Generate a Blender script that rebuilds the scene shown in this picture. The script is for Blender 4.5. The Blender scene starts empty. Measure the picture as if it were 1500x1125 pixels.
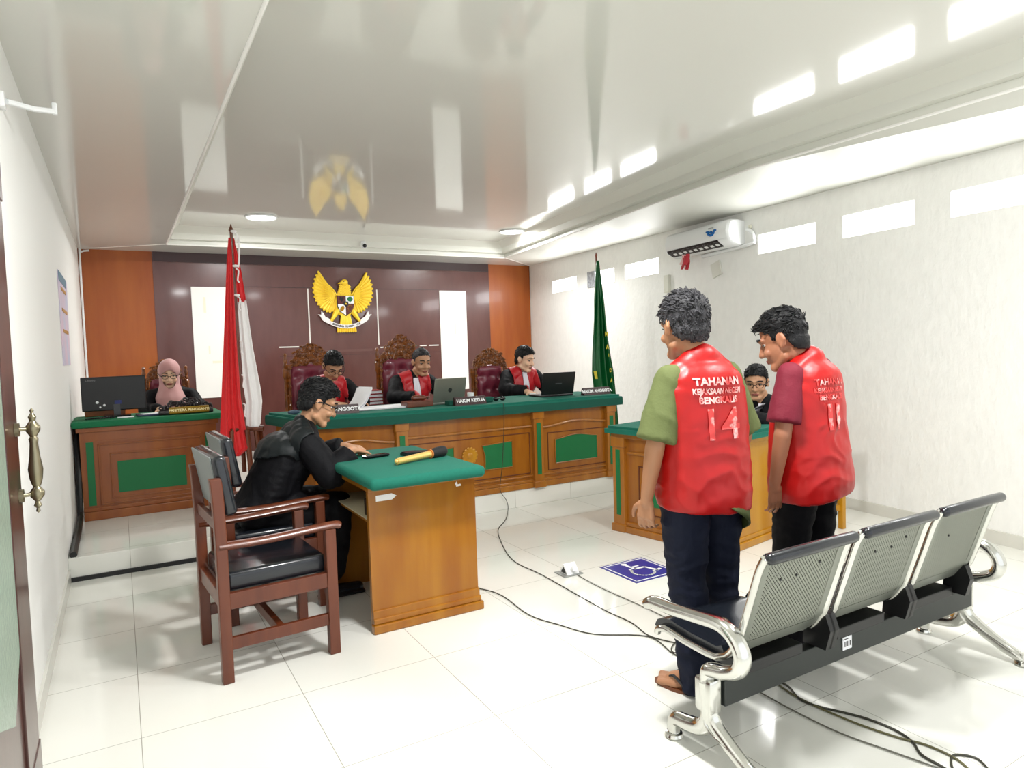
import bpy, bmesh, math, random
from mathutils import Vector, Matrix, Quaternion, noise
from mathutils.bvhtree import BVHTree
PI = math.pi
SC = bpy.context.scene
COL = SC.collection
V = Vector
random.seed(7)

# ------------------------------------------------------------------ materials
def lin(h):
    h = h.lstrip('#')
    o = []
    for i in (0, 2, 4):
        c = int(h[i:i+2], 16)/255
        o.append(c/12.92 if c <= .04045 else ((c+.055)/1.055)**2.4)
    return (*o, 1)
MC = {}
def dk(c):
    # the cloth, wood and paint colours are deeper than they photograph
    l = .3*c[0]+.6*c[1]+.1*c[2]
    if l > .5: return c
    return (*[max(0, (l+(x-l)*1.08))*.72 for x in c[:3]], 1)
def mat(name, col, rough=.5, metal=0, bump=0, bscale=40, var=0, vscale=8, stretch=(1, 1, 1), coat=0, ior=1.5, emit=0, sheen=0, col2=None, sss=0, alpha=1, spec=.5):
    if name in MC: return MC[name]
    m = bpy.data.materials.new(name); m.use_nodes = True
    nt = m.node_tree; N = nt.nodes; L = nt.links
    b = N['Principled BSDF']
    c = dk(lin(col) if isinstance(col, str) else col)
    b.inputs['Base Color'].default_value = c
    b.inputs['Roughness'].default_value = rough
    b.inputs['Metallic'].default_value = metal
    b.inputs['IOR'].default_value = ior
    b.inputs['Specular IOR Level'].default_value = spec
    b.inputs['Coat Weight'].default_value = coat
    b.inputs['Coat Roughness'].default_value = .08
    if sheen: b.inputs['Sheen Weight'].default_value = sheen
    if alpha < 1: b.inputs['Alpha'].default_value = alpha
    if sss:
        b.inputs['Subsurface Weight'].default_value = sss
        b.inputs['Subsurface Radius'].default_value = (.012, .005, .003)
        b.inputs['Subsurface Scale'].default_value = .5
    if emit:
        b.inputs['Emission Color'].default_value = c
        b.inputs['Emission Strength'].default_value = emit
    if bump or var:
        tc = N.new('ShaderNodeTexCoord'); mp = N.new('ShaderNodeMapping')
        mp.inputs['Scale'].default_value = stretch
        L.new(tc.outputs['Object'], mp.inputs['Vector'])
    if var:
        n = N.new('ShaderNodeTexNoise'); n.inputs['Scale'].default_value = vscale; n.inputs['Detail'].default_value = 6
        L.new(mp.outputs[0], n.inputs['Vector'])
        r = N.new('ShaderNodeValToRGB')
        r.color_ramp.elements[0].position = .35; r.color_ramp.elements[1].position = .68
        c2 = dk(lin(col2)) if col2 else tuple(x*(1-var) for x in c[:3])+(1,)
        r.color_ramp.elements[0].color = c2; r.color_ramp.elements[1].color = c
        L.new(n.outputs['Fac'], r.inputs[0]); L.new(r.outputs[0], b.inputs['Base Color'])
    if bump:
        n2 = N.new('ShaderNodeTexNoise'); n2.inputs['Scale'].default_value = bscale; n2.inputs['Detail'].default_value = 4
        L.new(mp.outputs[0], n2.inputs['Vector'])
        bp = N.new('ShaderNodeBump'); bp.inputs['Strength'].default_value = bump; bp.inputs['Distance'].default_value = .01
        L.new(n2.outputs['Fac'], bp.inputs['Height']); L.new(bp.outputs[0], b.inputs['Normal'])
    MC[name] = m
    return m

def tile_mat(name, off=(0, 0)):
    m = bpy.data.materials.new(name); m.use_nodes = True
    nt = m.node_tree; N = nt.nodes; L = nt.links; b = N['Principled BSDF']
    g = N.new('ShaderNodeNewGeometry')
    br = N.new('ShaderNodeTexBrick')
    br.offset = 0; br.squash = 1
    br.inputs['Scale'].default_value = 1; br.inputs['Brick Width'].default_value = .6; br.inputs['Row Height'].default_value = .6
    br.inputs['Mortar Size'].default_value = .0017; br.inputs['Mortar Smooth'].default_value = .2
    br.inputs['Color1'].default_value = lin('#ecece6'); br.inputs['Color2'].default_value = lin('#e8e9e3'); br.inputs['Mortar'].default_value = lin('#a5a499')
    mp = N.new('ShaderNodeMapping'); mp.inputs['Location'].default_value = (6+off[0], 6+off[1], 0)
    L.new(g.outputs['Position'], mp.inputs['Vector']); L.new(mp.outputs[0], br.inputs['Vector'])
    n = N.new('ShaderNodeTexNoise'); n.inputs['Scale'].default_value = 2.2; n.inputs['Detail'].default_value = 8
    mx = N.new('ShaderNodeMix'); mx.data_type = 'RGBA'; mx.blend_type = 'MULTIPLY'
    r = N.new('ShaderNodeValToRGB'); r.color_ramp.elements[0].color = (.93, .92, .89, 1); r.color_ramp.elements[1].color = (1, 1, 1, 1)
    L.new(g.outputs['Position'], n.inputs['Vector']); L.new(n.outputs['Fac'], r.inputs[0])
    mx.inputs[0].default_value = 1
    L.new(br.outputs['Color'], mx.inputs[6]); L.new(r.outputs[0], mx.inputs[7])
    L.new(mx.outputs[2], b.inputs['Base Color'])
    b.inputs['Roughness'].default_value = .09; b.inputs['IOR'].default_value = 1.5
    return m

def wood(name, c1, c2, rough=.35, scale=3, stretch=(6, 6, .6), coat=.2):
    return mat(name, c1, rough, var=1, vscale=scale, stretch=stretch, col2=c2, coat=coat, bump=.04, bscale=30)

M_floor = tile_mat('white_floor_tile')
M_wall = mat('white_textured_plaster', '#f3f3ef', .75, bump=.7, bscale=22, var=.04, vscale=16, stretch=(1, 1, .6))
M_wallL = mat('white_smooth_plaster', '#f3f3ef', .6, bump=.08, bscale=9)
M_ceil = mat('glossy_pvc_ceiling', '#dcdcd5', .08, bump=.035, bscale=1.6, stretch=(1, 3, 1), ior=1.5)
M_ceil2 = mat('satin_ceiling_board', '#d4d5cd', .5, bump=.02, bscale=1.6)
M_base = mat('grey_baseboard_tile', '#d8d7ce', .2, var=.08, vscale=4)
M_orange = wood('orange_wood_panel', '#bd6a33', '#ad5826', .4, 2.0, (4, 4, .5), .1)
M_brown = wood('maroon_laminate', '#6c403a', '#633832', .28, 3, (3, 3, 1), .3)
M_browndark = mat('dark_brown_laminate', '#43292a', .3)
M_whitep = mat('white_panel_strip', '#f7f6f2', .4)
M_seam = mat('seam_white', '#e9e6e0', .5)
M_tape = mat('yellowed_tape_mark', '#f3eed9', .6)
M_deskw = wood('varnished_desk_wood', '#b8762f', '#a05f22', .32, 2.4, (5, 5, .7), .3)
M_deskt = wood('varnished_trim_wood', '#c07f38', '#a8682b', .3, 2.4, (5, 5, .7), .3)
M_clerkw = wood('red_brown_desk_wood', '#a9622c', '#964f20', .35, 2.4, (5, 5, .7), .2)
M_table = wood('honey_table_wood', '#bd8030', '#a5641d', .33, 1.7, (5, 5, .6), .25)
M_yellow = wood('yellow_table_wood', '#d39a35', '#c48626', .35, 1.7, (5, 5, .6), .2)
M_groove = mat('dark_groove', '#6b3413', .6)
M_green = mat('green_panel_paint', '#0a7a45', .5)
M_greencl = mat('green_felt_cloth', '#0c7a66', .85, bump=.15, bscale=300, var=.1, vscale=60)
M_greenskirt = mat('green_felt_cloth_edge', '#0d5a4a', .85, bump=.15, bscale=300)
M_chairw = wood('dark_red_chair_wood', '#7a3f26', '#64301c', .34, 3, (6, 6, .6), .15)
M_carve = wood('carved_teak', '#a9652f', '#6e3c1c', .32, 14, (2, 2, 2), .4)
M_maroonlea = mat('maroon_leather', '#8c3a4c', .3, coat=.25, bump=.05, bscale=60)
M_blacklea = mat('black_vinyl', '#1b1f26', .25, coat=.3)
M_greyfab = mat('grey_vinyl_back', '#8b9290', .45)
M_chrome = mat('chrome', '#d9d9d4', .16, 1, var=.1, vscale=5)
M_steelperf = None
M_darkgrey = mat('dark_grey_steel', '#3a3e3c', .45, .3)
M_blackpl = mat('black_plastic', '#121214', .4)
M_blackpl2 = mat('black_gloss_plastic', '#0c0c10', .15)
M_whitepl = mat('white_plastic', '#eef0f0', .25)
M_silver = mat('silver_laptop', '#9fa398', .35, .6)
M_gold = mat('gold_paint', '#ffd83a', .35, .2, bump=.2, bscale=60)
M_golddark = mat('dark_gold_paint', '#b98a1d', .4, .5)  # darker gold of the grain and chain marks
M_goldm = mat('gold_metal', '#f0c674', .3, .45)
M_red = mat('red_satin', '#c50c12', .42, bump=.05, bscale=40)
M_redflag = mat('red_flag_cloth', '#f02c30', .6, bump=.05, bscale=60, sheen=.2)
M_whiteflag = mat('white_flag_cloth', '#f4f1f0', .6, bump=.05, bscale=60)
M_greenflag = mat('green_flag_satin', '#0b6a36', .4, bump=.05, bscale=60, coat=.1)
M_yellowtx = mat('yellow_print', '#d8c83a', .6)
M_robe = mat('black_robe_cloth', '#0d0d12', .7, bump=.2, bscale=80, spec=.2)
M_robe2 = mat('black_satin_hood', '#181e20', .55, bump=.1, bscale=60, spec=.3)
M_redrobe = mat('red_robe_satin', '#d3162c', .35, sheen=.2)
M_bib = mat('white_bib_cloth', '#e9e8f2', .7)
M_skinm = mat('skin_olive', '#c99370', .5, var=.06, vscale=14, sss=.1)
M_skin = mat('skin', '#dba784', .5, var=.06, vscale=14, sss=.12)
M_skin2 = mat('skin_light', '#f0c3a4', .5, var=.05, vscale=14, sss=.12)
M_skin3 = mat('skin_tan', '#c08466', .5, var=.06, vscale=14, sss=.12)
M_hair = mat('black_hair', '#0a0a0d', .45, spec=.3, bump=.3, bscale=220, stretch=(1, 1, 1))
M_hairg = mat('greying_hair', '#19191b', .5, spec=.3, var=1, vscale=60, col2='#4c4b4f', bump=.3, bscale=200)
M_lip = mat('lips', '#a45a50', .5)
M_eyew = mat('eye_white', '#e8e2da', .3)
M_eyeb = mat('eye_iris', '#17100c', .2)
M_olive = mat('olive_shirt', '#707a4a', .85, bump=.15, bscale=90)
M_oliveplaid = mat('olive_hem_cloth', '#55622e', .8, var=.35, vscale=30)
M_maroonsh = mat('maroon_shirt', '#82162f', .75, bump=.15, bscale=90)
M_navy = mat('navy_trousers', '#161c31', .75, bump=.2, bscale=60, spec=.25)
M_blacktr = mat('black_trousers', '#0b0a10', .75, bump=.2, bscale=60, spec=.2)
M_pink = mat('pink_hijab', '#dea6a3', .7, sheen=.3, bump=.05, bscale=50)
M_brownlea = mat('brown_sandal_leather', '#7a4526', .5)
M_blue = mat('blue_floor_sticker', '#3a3a9c', .35)
M_white = mat('white_paint', '#f2f2f2', .4)
M_paper = mat('white_paper', '#f2f2f5', .7)
M_cable = mat('dark_cable', '#3b3a2e', .5)
M_cable2 = mat('grey_cable', '#75746a', .5)
M_dark = mat('dark_print', '#241a1a', .6)
M_glow = mat('daylit_glass_block', '#ffffff', .2, emit=2.6)
M_lamp = mat('lamp_diffuser', '#ffffff', .3, emit=9)
M_doorw = wood('dark_door_wood', '#59322a', '#47251f', .3, 3, (6, 6, .6), .3)
M_glass = mat('greenish_door_glass', '#a5b9a8', .25, bump=.3, bscale=60)
M_brass = mat('aged_silver_brass', '#a79f86', .3, .9)
M_rubber = mat('black_rubber', '#16171a', .7)
M_redbook = mat('red_book_cover', '#b3182a', .5)

# ------------------------------------------------------------------ geometry builder
def frame_from(d):
    d = V(d).normalized()
    a = V((0, 0, 1)) if abs(d.z) < .95 else V((1, 0, 0))
    x = a.cross(d).normalized(); y = d.cross(x).normalized()
    return x, y, d
class B:
    def __init__(s, org=(0, 0, 0)):
        s.bm = bmesh.new(); s.org = V(org); s.mi = 0
    def _tag(s, fs):
        for f in fs: f.material_index = s.mi
    def poly(s, vs, faces):
        vv = [s.bm.verts.new(v) for v in vs]
        out = []
        for f in faces:
            try: out.append(s.bm.faces.new([vv[i] for i in f]))
            except ValueError: pass
        s._tag(out); return vv
    def box(s, c, size, rz=0, bev=0, R=None, seg=2):
        M = R.copy() if R is not None else Matrix.Rotation(rz, 3, 'Z')
        h = V(size)/2
        t = bmesh.new()
        bmesh.ops.create_cube(t, size=1)
        for v in t.verts: v.co = V((v.co.x*size[0], v.co.y*size[1], v.co.z*size[2]))
        if bev:
            bmesh.ops.bevel(t, geom=t.edges[:], offset=min(bev, min(size)*.45), segments=seg, affect='EDGES', profile=.5)
        s._merge(t, lambda co: V(c)+M@co)
    def _merge(s, t, f):
        idx = {}
        for v in t.verts: idx[v] = s.bm.verts.new(f(v.co))
        for fa in t.faces:
            try:
                nf = s.bm.faces.new([idx[v] for v in fa.verts]); nf.material_index = s.mi
            except ValueError: pass
        t.free()
    def loft(s, rings, cap=True, closed=True):
        rr = [[s.bm.verts.new(p) for p in r] for r in rings]
        n = len(rings[0]); out = []
        for a, b in zip(rr, rr[1:]):
            for i in range(n if closed else n-1):
                j = (i+1) % n
                try: out.append(s.bm.faces.new((a[i], a[j], b[j], b[i])))
                except ValueError: pass
        if cap and closed:
            try: out.append(s.bm.faces.new(list(reversed(rr[0])))); out.append(s.bm.faces.new(rr[-1]))
            except ValueError: pass
        s._tag(out)
    def cyl(s, p0, p1, r0, r1=None, n=16):
        r1 = r0 if r1 is None else r1
        x, y, d = frame_from(V(p1)-V(p0))
        R = []
        for p, r in ((p0, r0), (p1, r1)):
            R.append([V(p)+(x*math.cos(2*PI*i/n)+y*math.sin(2*PI*i/n))*r for i in range(n)])
        s.loft(R)
    def caps(s, p0, p1, r0, r1=None, n=14, k=4):
        r1 = r0 if r1 is None else r1
        p0, p1 = V(p0), V(p1)
        d = p1-p0
        if d.length < 1e-6: d = V((0, 0, 1e-4))
        x, y, d = frame_from(d)
        R = []
        for i in range(k+1):
            a = -PI/2+PI/2*i/k
            r = max(r0*math.cos(a), r0*.05); c = p0+d*(r0*math.sin(a))
            R.append([c+(x*math.cos(2*PI*j/n)+y*math.sin(2*PI*j/n))*r for j in range(n)])
        for i in range(k+1):
            a = PI/2*i/k
            r = max(r1*math.cos(a), r1*.05); c = p1+d*(r1*math.sin(a))
            R.append([c+(x*math.cos(2*PI*j/n)+y*math.sin(2*PI*j/n))*r for j in range(n)])
        s.loft(R)
    def ell(s, c, r, R=None, n=3):
        t = bmesh.new(); bmesh.ops.create_icosphere(t, subdivisions=n, radius=1)
        R = R or Matrix.Identity(3)
        s._merge(t, lambda co: V(c)+R@V((co.x*r[0], co.y*r[1], co.z*r[2])))
    def tube(s, pts, r, n=8, smooth=3, flat=None):
        P = [V(p) for p in pts]
        if smooth > 1 and len(P) > 2:
            Q = []
            for i in range(len(P)-1):
                a = P[max(i-1, 0)]; b = P[i]; c = P[i+1]; d = P[min(i+2, len(P)-1)]
                for k in range(smooth):
                    t = k/smooth
                    Q.append(.5*((2*b)+(c-a)*t+(2*a-5*b+4*c-d)*t*t+(3*b-a-3*c+d)*t**3))
            Q.append(P[-1]); P = Q
        rad = r if callable(r) else (lambda t: r)
        rings = []; up = None
        for i, p in enumerate(P):
            d = (P[min(i+1, len(P)-1)]-P[max(i-1, 0)])
            if d.length < 1e-9: d = V((0, 0, 1))
            d.normalize()
            if up is None:
                x, y, _ = frame_from(d)
            else:
                x = (up-d*up.dot(d))
                if x.length < 1e-6: x, _, _ = frame_from(d)
                x.normalize(); y = d.cross(x)
            up = x
            q = rad(i/(len(P)-1))
            fx, fy = (flat if flat else (1, 1))
            rings.append([p+(x*math.cos(2*PI*j/n)*fx+y*math.sin(2*PI*j/n)*fy)*q for j in range(n)])
        s.loft(rings)
    def lathe(s, prof, org=(0, 0, 0), axis=(0, 0, 1), n=20):
        x, y, d = frame_from(axis)
        rings = [[V(org)+d*z+(x*math.cos(2*PI*i/n)+y*math.sin(2*PI*i/n))*max(r, .0004) for i in range(n)] for r, z in prof]
        s.loft(rings)
    def prism(s, pts, o, ux, uy, th, bev=0):
        """2D outline pts in plane (o,ux,uy) extruded by th along ux x uy"""
        ux, uy = V(ux), V(uy); nz = ux.cross(uy).normalized()
        t = bmesh.new()
        vs = [t.verts.new((p[0], p[1], 0)) for p in pts]
        f = t.faces.new(vs)
        if f.calc_area() == 0: pass
        r = bmesh.ops.extrude_face_region(t, geom=[f])
        for e in r['geom']:
            if isinstance(e, bmesh.types.BMVert): e.co.z += th
        bmesh.ops.recalc_face_normals(t, faces=t.faces[:])
        if bev: bmesh.ops.bevel(t, geom=[e for e in t.edges if all(v.co.z > th*.9 for v in e.verts)], offset=bev, segments=2, affect='EDGES')
        s._merge(t, lambda co: V(o)+ux*co.x+uy*co.y+nz*co.z)
    def build(s, name, mats, parent=None, smooth=False, bev=0, tri=False, recalc=True):
        if recalc: bmesh.ops.recalc_face_normals(s.bm, faces=s.bm.faces[:])
        if parent is not None and s.org.length == 0: s.org = V(parent.get('_o', (0, 0, 0)))
        if s.org.length: bmesh.ops.translate(s.bm, verts=s.bm.verts[:], vec=-s.org)
        me = bpy.data.meshes.new(name); s.bm.to_mesh(me); s.bm.free()
        return link(name, me, mats, parent, smooth, bev, s.org)
def link(name, me, mats, parent=None, smooth=False, bev=0, org=None):
    o = bpy.data.objects.new(name, me); COL.objects.link(o)
    me.name = name
    for m in (mats if isinstance(mats, (list, tuple)) else [mats]): me.materials.append(m)
    if smooth:
        me.polygons.foreach_set('use_smooth', [True]*len(me.polygons))
        if smooth != 'full':
            try: me.set_sharp_from_angle(angle=math.radians(40))
            except Exception: pass
    if bev:
        md = o.modifiers.new('Bevel', 'BEVEL'); md.width = bev; md.segments = 2; md.limit_method = 'ANGLE'
    if parent: o.parent = parent
    elif org is not None and V(org).length: o.location = org
    return o
def tag(o, label, cat, group=None):
    o['label'] = label; o['category'] = cat
    if group: o['group'] = group
    return o
def thing(name, label, cat, loc, rz=0, group=None, local=False):
    """Empty at the thing's base. Parts are given in world coordinates unless local=True"""
    o = bpy.data.objects.new(name, None); COL.objects.link(o); o.empty_display_size = .1
    o.location = loc; o.rotation_euler = (0, 0, rz)
    if not local: OFF[o.name] = V(loc)
    return tag(o, label, cat, group)
OFF = {}
_build = B.build
def _b(s, name, mats, parent=None, **k):
    if parent is not None:
        r = parent
        while r.parent: r = r.parent
        s.org = OFF.get(r.name, V((0, 0, 0)))
    return _build(s, name, mats, parent, **k)
B.build = _b
def struct(o, label=None):
    o['kind'] = 'structure'
    return o
def copy_tree(o, parent=None):
    c = o.copy(); COL.objects.link(c); c.parent = parent
    for ch in list(o.children): copy_tree(ch, c)
    return c
def text_mesh(s, size, M, depth=.001, bold=0, align='CENTER', cut=0):
    """list of (verts, faces) of text, placed by 4x4 M (x right, y up, z out)"""
    cu = bpy.data.curves.new('t', 'FONT'); cu.body = s; cu.size = size; cu.align_x = align; cu.align_y = 'CENTER'
    cu.extrude = depth; cu.offset = bold; cu.resolution_u = 3
    o = bpy.data.objects.new('t', cu); COL.objects.link(o)
    bpy.context.view_layer.update()
    me = bpy.data.meshes.new_from_object(o.evaluated_get(bpy.context.evaluated_depsgraph_get()))
    bpy.data.objects.remove(o); bpy.data.curves.remove(cu)
    bm = bmesh.new(); bm.from_mesh(me); bpy.data.meshes.remove(me)
    bmesh.ops.remove_doubles(bm, verts=bm.verts[:], dist=1e-5)
    return bm
def lettering(b, s, size, M, depth=.001, bold=0, align='CENTER'):
    bm = text_mesh(s, size, M, depth, bold, align)
    b._merge(bm, lambda co: M@co)
def mframe(o, ux, uy):
    ux = V(ux).normalized(); uy = V(uy).normalized(); uz = ux.cross(uy)
    M = Matrix((ux, uy, uz)).transposed().to_4x4(); M.translation = V(o)
    return M
def remesh(b, vox, smooth=3, fac=.5):
    me = bpy.data.meshes.new('tmp'); bmesh.ops.recalc_face_normals(b.bm, faces=b.bm.faces[:]); b.bm.to_mesh(me); b.bm.free()
    o = bpy.data.objects.new('tmp', me); COL.objects.link(o)
    r = o.modifiers.new('r', 'REMESH'); r.mode = 'VOXEL'; r.voxel_size = vox; r.use_smooth_shade = True
    if smooth:
        q = o.modifiers.new('s', 'SMOOTH'); q.iterations = smooth; q.factor = fac
    bpy.context.view_layer.update()
    me2 = bpy.data.meshes.new_from_object(o.evaluated_get(bpy.context.evaluated_depsgraph_get()))
    bpy.data.objects.remove(o); bpy.data.meshes.remove(me)
    return me2
def displace(me, fn):
    bm = bmesh.new(); bm.from_mesh(me); bm.normal_update()
    new = [(v, v.co+v.normal*fn(v.co, v.normal)) for v in bm.verts]
    for v, c in new: v.co = c
    bm.to_mesh(me); bm.free()
    return me
def shift(me, off):
    me.transform(Matrix.Translation(-V(off))); return me
def patch(me, cond, off=.004, th=.003):
    """copy the faces of a world-coordinate mesh whose centre satisfies cond, push them outward and thicken"""
    bm = bmesh.new(); bm.from_mesh(me); bm.normal_update()
    bmesh.ops.delete(bm, geom=[f for f in bm.faces if not cond(f.calc_center_median(), f.normal)], context='FACES')
    bmesh.ops.delete(bm, geom=[v for v in bm.verts if not v.link_faces], context='VERTS')
    for k in range(2):
        bmesh.ops.smooth_vert(bm, verts=[v for v in bm.verts if v.is_boundary], factor=.5, use_axis_x=True, use_axis_y=True, use_axis_z=True)
    bm.normal_update()
    for v in bm.verts: v.co += v.normal*off
    g = bmesh.ops.extrude_face_region(bm, geom=bm.faces[:], use_keep_orig=True)
    ex = [e for e in g['geom'] if isinstance(e, bmesh.types.BMVert)]
    for v in ex: v.co += v.normal*th
    bmesh.ops.recalc_face_normals(bm, faces=bm.faces[:])
    m = bpy.data.meshes.new('p'); bm.to_mesh(m); bm.free()
    return m

# ------------------------------------------------------------------ camera, light
FPX = 995.83
yaw, pit, rol = .52311, -.053805, -.031412
f_ = V((math.sin(yaw)*math.cos(pit), math.cos(yaw)*math.cos(pit), math.sin(pit)))
r_ = V((math.cos(yaw), -math.sin(yaw), 0)); u_ = r_.cross(f_)
r2 = r_*math.cos(rol)+u_*math.sin(rol); u2 = -r_*math.sin(rol)+u_*math.cos(rol)
cam = bpy.data.cameras.new('Camera'); co = bpy.data.objects.new('Camera', cam); COL.objects.link(co)
Mx = Matrix((r2, u2, -f_)).transposed().to_4x4(); Mx.translation = V((.00195, -2.88259, 1.43015))
co.matrix_world = Mx
cam.sensor_width = 36; cam.lens = FPX/1500*36; cam.clip_start = .05
SC.camera = co
SC.view_settings.view_transform = 'Standard'; SC.view_settings.look = 'None'; SC.view_settings.gamma = 1
SC.view_settings.use_curve_mapping = False
SC.view_settings.exposure = 0
w = bpy.data.worlds.new('World'); SC.world = w; w.use_nodes = True
w.node_tree.nodes['Background'].inputs[0].default_value = (.95, .98, 1, 1)
w.node_tree.nodes['Background'].inputs[1].default_value = 1.55
def area(name, loc, size, power, rot=(0, 0, 0), col=(1, .995, .985), shape='DISK', sy=None):
    l = bpy.data.lights.new(name, 'AREA'); l.shape = shape; l.size = size
    if sy: l.size_y = sy
    l.energy = power; l.color = col
    o = bpy.data.objects.new(name, l); COL.objects.link(o); o.location = loc; o.rotation_euler = rot
    return o
# ------------------------------------------------------------------ room shell
XL, YB, YF, HC, HT = -.35, 6.75, -4.2, 2.76, 2.95
WA, WB = V((5.95, 6.75, 0)), V((5.08, -.6, 0))
wd = (WA-WB).normalized(); wn = V((wd.y, -wd.x, 0))          # along the right wall, outward normal
def wr(t, z, off=0): p = WB+wd*t-wn*off; return V((p.x, p.y, z))
def xr(y): return WB.x+(y-WB.y)*wd.x/wd.y
b = B(); b.box(((XL+7)/2-.6, (YB+YF)/2, -.05), (9.5, YB-YF+.6, .1)); struct(b.build('floor', M_floor))
b = B(); b.box((XL-.06, (YB+YF)/2, 1.5), (.12, YB-YF+.2, 3.2)); struct(b.build('wall_left', M_wallL))
b = B(); b.box((2.8, YB+.06, 1.5), (6.8, .12, 3.2)); struct(b.build('wall_back', M_whitep))
# right wall with real openings for the high windows
wins = [(-.62, .351), (.617, 1.2545), (1.5245, 2.212), (3.8, 4.533), (4.774, 5.46), (5.79, 6.573)]
WZ0, WZ1 = 2.24, 2.43
b = B()
t0, t1 = -3.7, 7.45
def wslab(ta, tb, za, zb):
    q = [wr(ta, za), wr(tb, za), wr(tb, zb), wr(ta, zb)]
    q2 = [p+wn*.14 for p in q]
    b.poly(q+q2, [(3, 2, 1, 0), (4, 5, 6, 7), (0, 1, 5, 4), (1, 2, 6, 5), (2, 3, 7, 6), (3, 0, 4, 7)])
wslab(t0, t1, -.05, WZ0); wslab(t0, t1, WZ1, 3.1)
e = t0
for a, c in wins:
    wslab(e, a, WZ0, WZ1); e = c
wslab(e, t1, WZ0, WZ1)
struct(b.build('wall_right', M_wall))
for i, (a, c) in enumerate(wins):
    b = B(); n = 4 if c-a > .9 else 3
    mid = wr((a+c)/2, (WZ0+WZ1)/2)
    for k in range(n):
        ta = a+(c-a)*k/n+.004; tb = a+(c-a)*(k+1)/n-.004
        q = [wr(ta, WZ0+.004, -.02), wr(tb, WZ0+.004, -.02), wr(tb, WZ1-.004, -.02), wr(ta, WZ1-.004, -.02)]
        q2 = [p+wn*.05 for p in q]
        b.poly(q+q2, [(3, 2, 1, 0), (4, 5, 6, 7), (0, 1, 5, 4), (1, 2, 6, 5), (2, 3, 7, 6), (3, 0, 4, 7)])
    w_ = struct(b.build('window_%d' % (i+1), M_glow, bev=.006))
    b = B()
    for ta, tb, za, zb in ((a, c, WZ0, WZ0+.004), (a, c, WZ1-.004, WZ1), (a, a+.004, WZ0, WZ1), (c-.004, c, WZ0, WZ1)):
        q = [wr(ta, za, -.0), wr(tb, za, 0), wr(tb, zb, 0), wr(ta, zb, 0)]; q2 = [p+wn*.08 for p in q]
        b.poly(q+q2, [(3, 2, 1, 0), (4, 5, 6, 7), (0, 1, 5, 4), (1, 2, 6, 5), (2, 3, 7, 6), (3, 0, 4, 7)])
    b.build('window_frame', M_whitep, w_)
# baseboards
b = B(); q = [wr(-3.5, 0, .012), wr(7.3, 0, .012), wr(7.3, .09, .012), wr(-3.5, .09, .012)]; q2 = [p+wn*.012 for p in q]
b.poly(q+q2, [(3, 2, 1, 0), (4, 5, 6, 7), (0, 1, 5, 4), (1, 2, 6, 5), (2, 3, 7, 6), (3, 0, 4, 7)]); struct(b.build('baseboard_right', M_base))
b = B(); b.box((XL+.006, (2.3+YF)/2, .045), (.012, 2.3-YF, .09)); struct(b.build('baseboard_left', M_base))
# ceiling: perimeter soffit with a raised tray
def zc(x, y):
    k = max(0, min(1, (x-4.4)/max(.2, xr(y)-4.4)))
    return HC-k*(.0175*(YB-y))*.95
ob = [(XL-.05, YF), (xr(YF)+.1, YF), (xr(YB)+.1, YB), (XL-.05, YB)]
tb_ = [(.55, YF+.3), (4.33, YF+.3), (4.31, .78), (5.04, 5.98), (.56, 6.05)]
b = B()
T = [V((x, y, HC)) for x, y in [(.55, YF), (4.36, YF), (4.33, .78), (5.04, 5.95), (.56, 6.05)]]
C1, C2, C3, C4 = V((XL-.05, YF, HC)), V((xr(YF)+.08, YF, HC-.19)), V((xr(YB)+.08, YB+.02, HC)), V((XL-.05, YB+.02, HC))
CM = V((xr(.78)+.08, .78, HC-.105))
b.poly([C1, T[0], T[4], C4], [(0, 1, 2, 3)])
b.poly([T[4], T[3], C3, C4], [(0, 1, 2, 3)])
b.mi = 1
b.poly([T[3], T[2], CM, C3], [(0, 1, 2, 3)])
b.poly([T[2], T[1], C2, CM], [(0, 1, 2, 3)])
U = [V((.62, YF, HT)), V((4.16, YF, HT)), V((4.13, .84, HT)), V((4.8, 5.72, HT)), V((.68, 5.82, HT))]
b.mi = 0
b.poly([U[0], U[1], U[2], U[3], U[4]], [(4, 3, 2, 1, 0)])
for f in b.bm.faces: f.normal_update()
bmesh.ops.remove_doubles(b.bm, verts=b.bm.verts[:], dist=1e-4)
o = b.build('ceiling', [M_ceil, M_ceil2], recalc=False); struct(o)
# stepped cove between soffit and tray
b = B()
for i, j in ((0, 4), (4, 3), (3, 2), (2, 1)):
    prev = (T[i], T[j])
    for k, (f, z) in enumerate(((0, .055), (.35, .055), (.45, .12), (1, .19))):
        a = T[i].lerp(U[i], f); c = T[j].lerp(U[j], f); a.z = HC+z; c.z = HC+z
        b.poly([prev[0], prev[1], c, a], [(0, 1, 2, 3)]); prev = (a, c)
struct(b.build('trim_1', mat('matt_white_cove', '#dedfd6', .4)))
b = B()
for i, j in ((0, 4), (4, 3), (3, 2), (2, 1)):
    b.cyl(T[i]-V((0, 0, .002)), T[j]-V((0, 0, .002)), .009, n=8)
for p, q in ((T[4], C4), (T[3], C3), (C4, C3), (C1, C4)):
    b.cyl(p-V((0, 0, .001)), q-V((0, 0, .001)), .005, n=6)
b.tube([C3, CM, C2], .012, smooth=1)
struct(b.build('trim_2', M_whitep))
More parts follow.
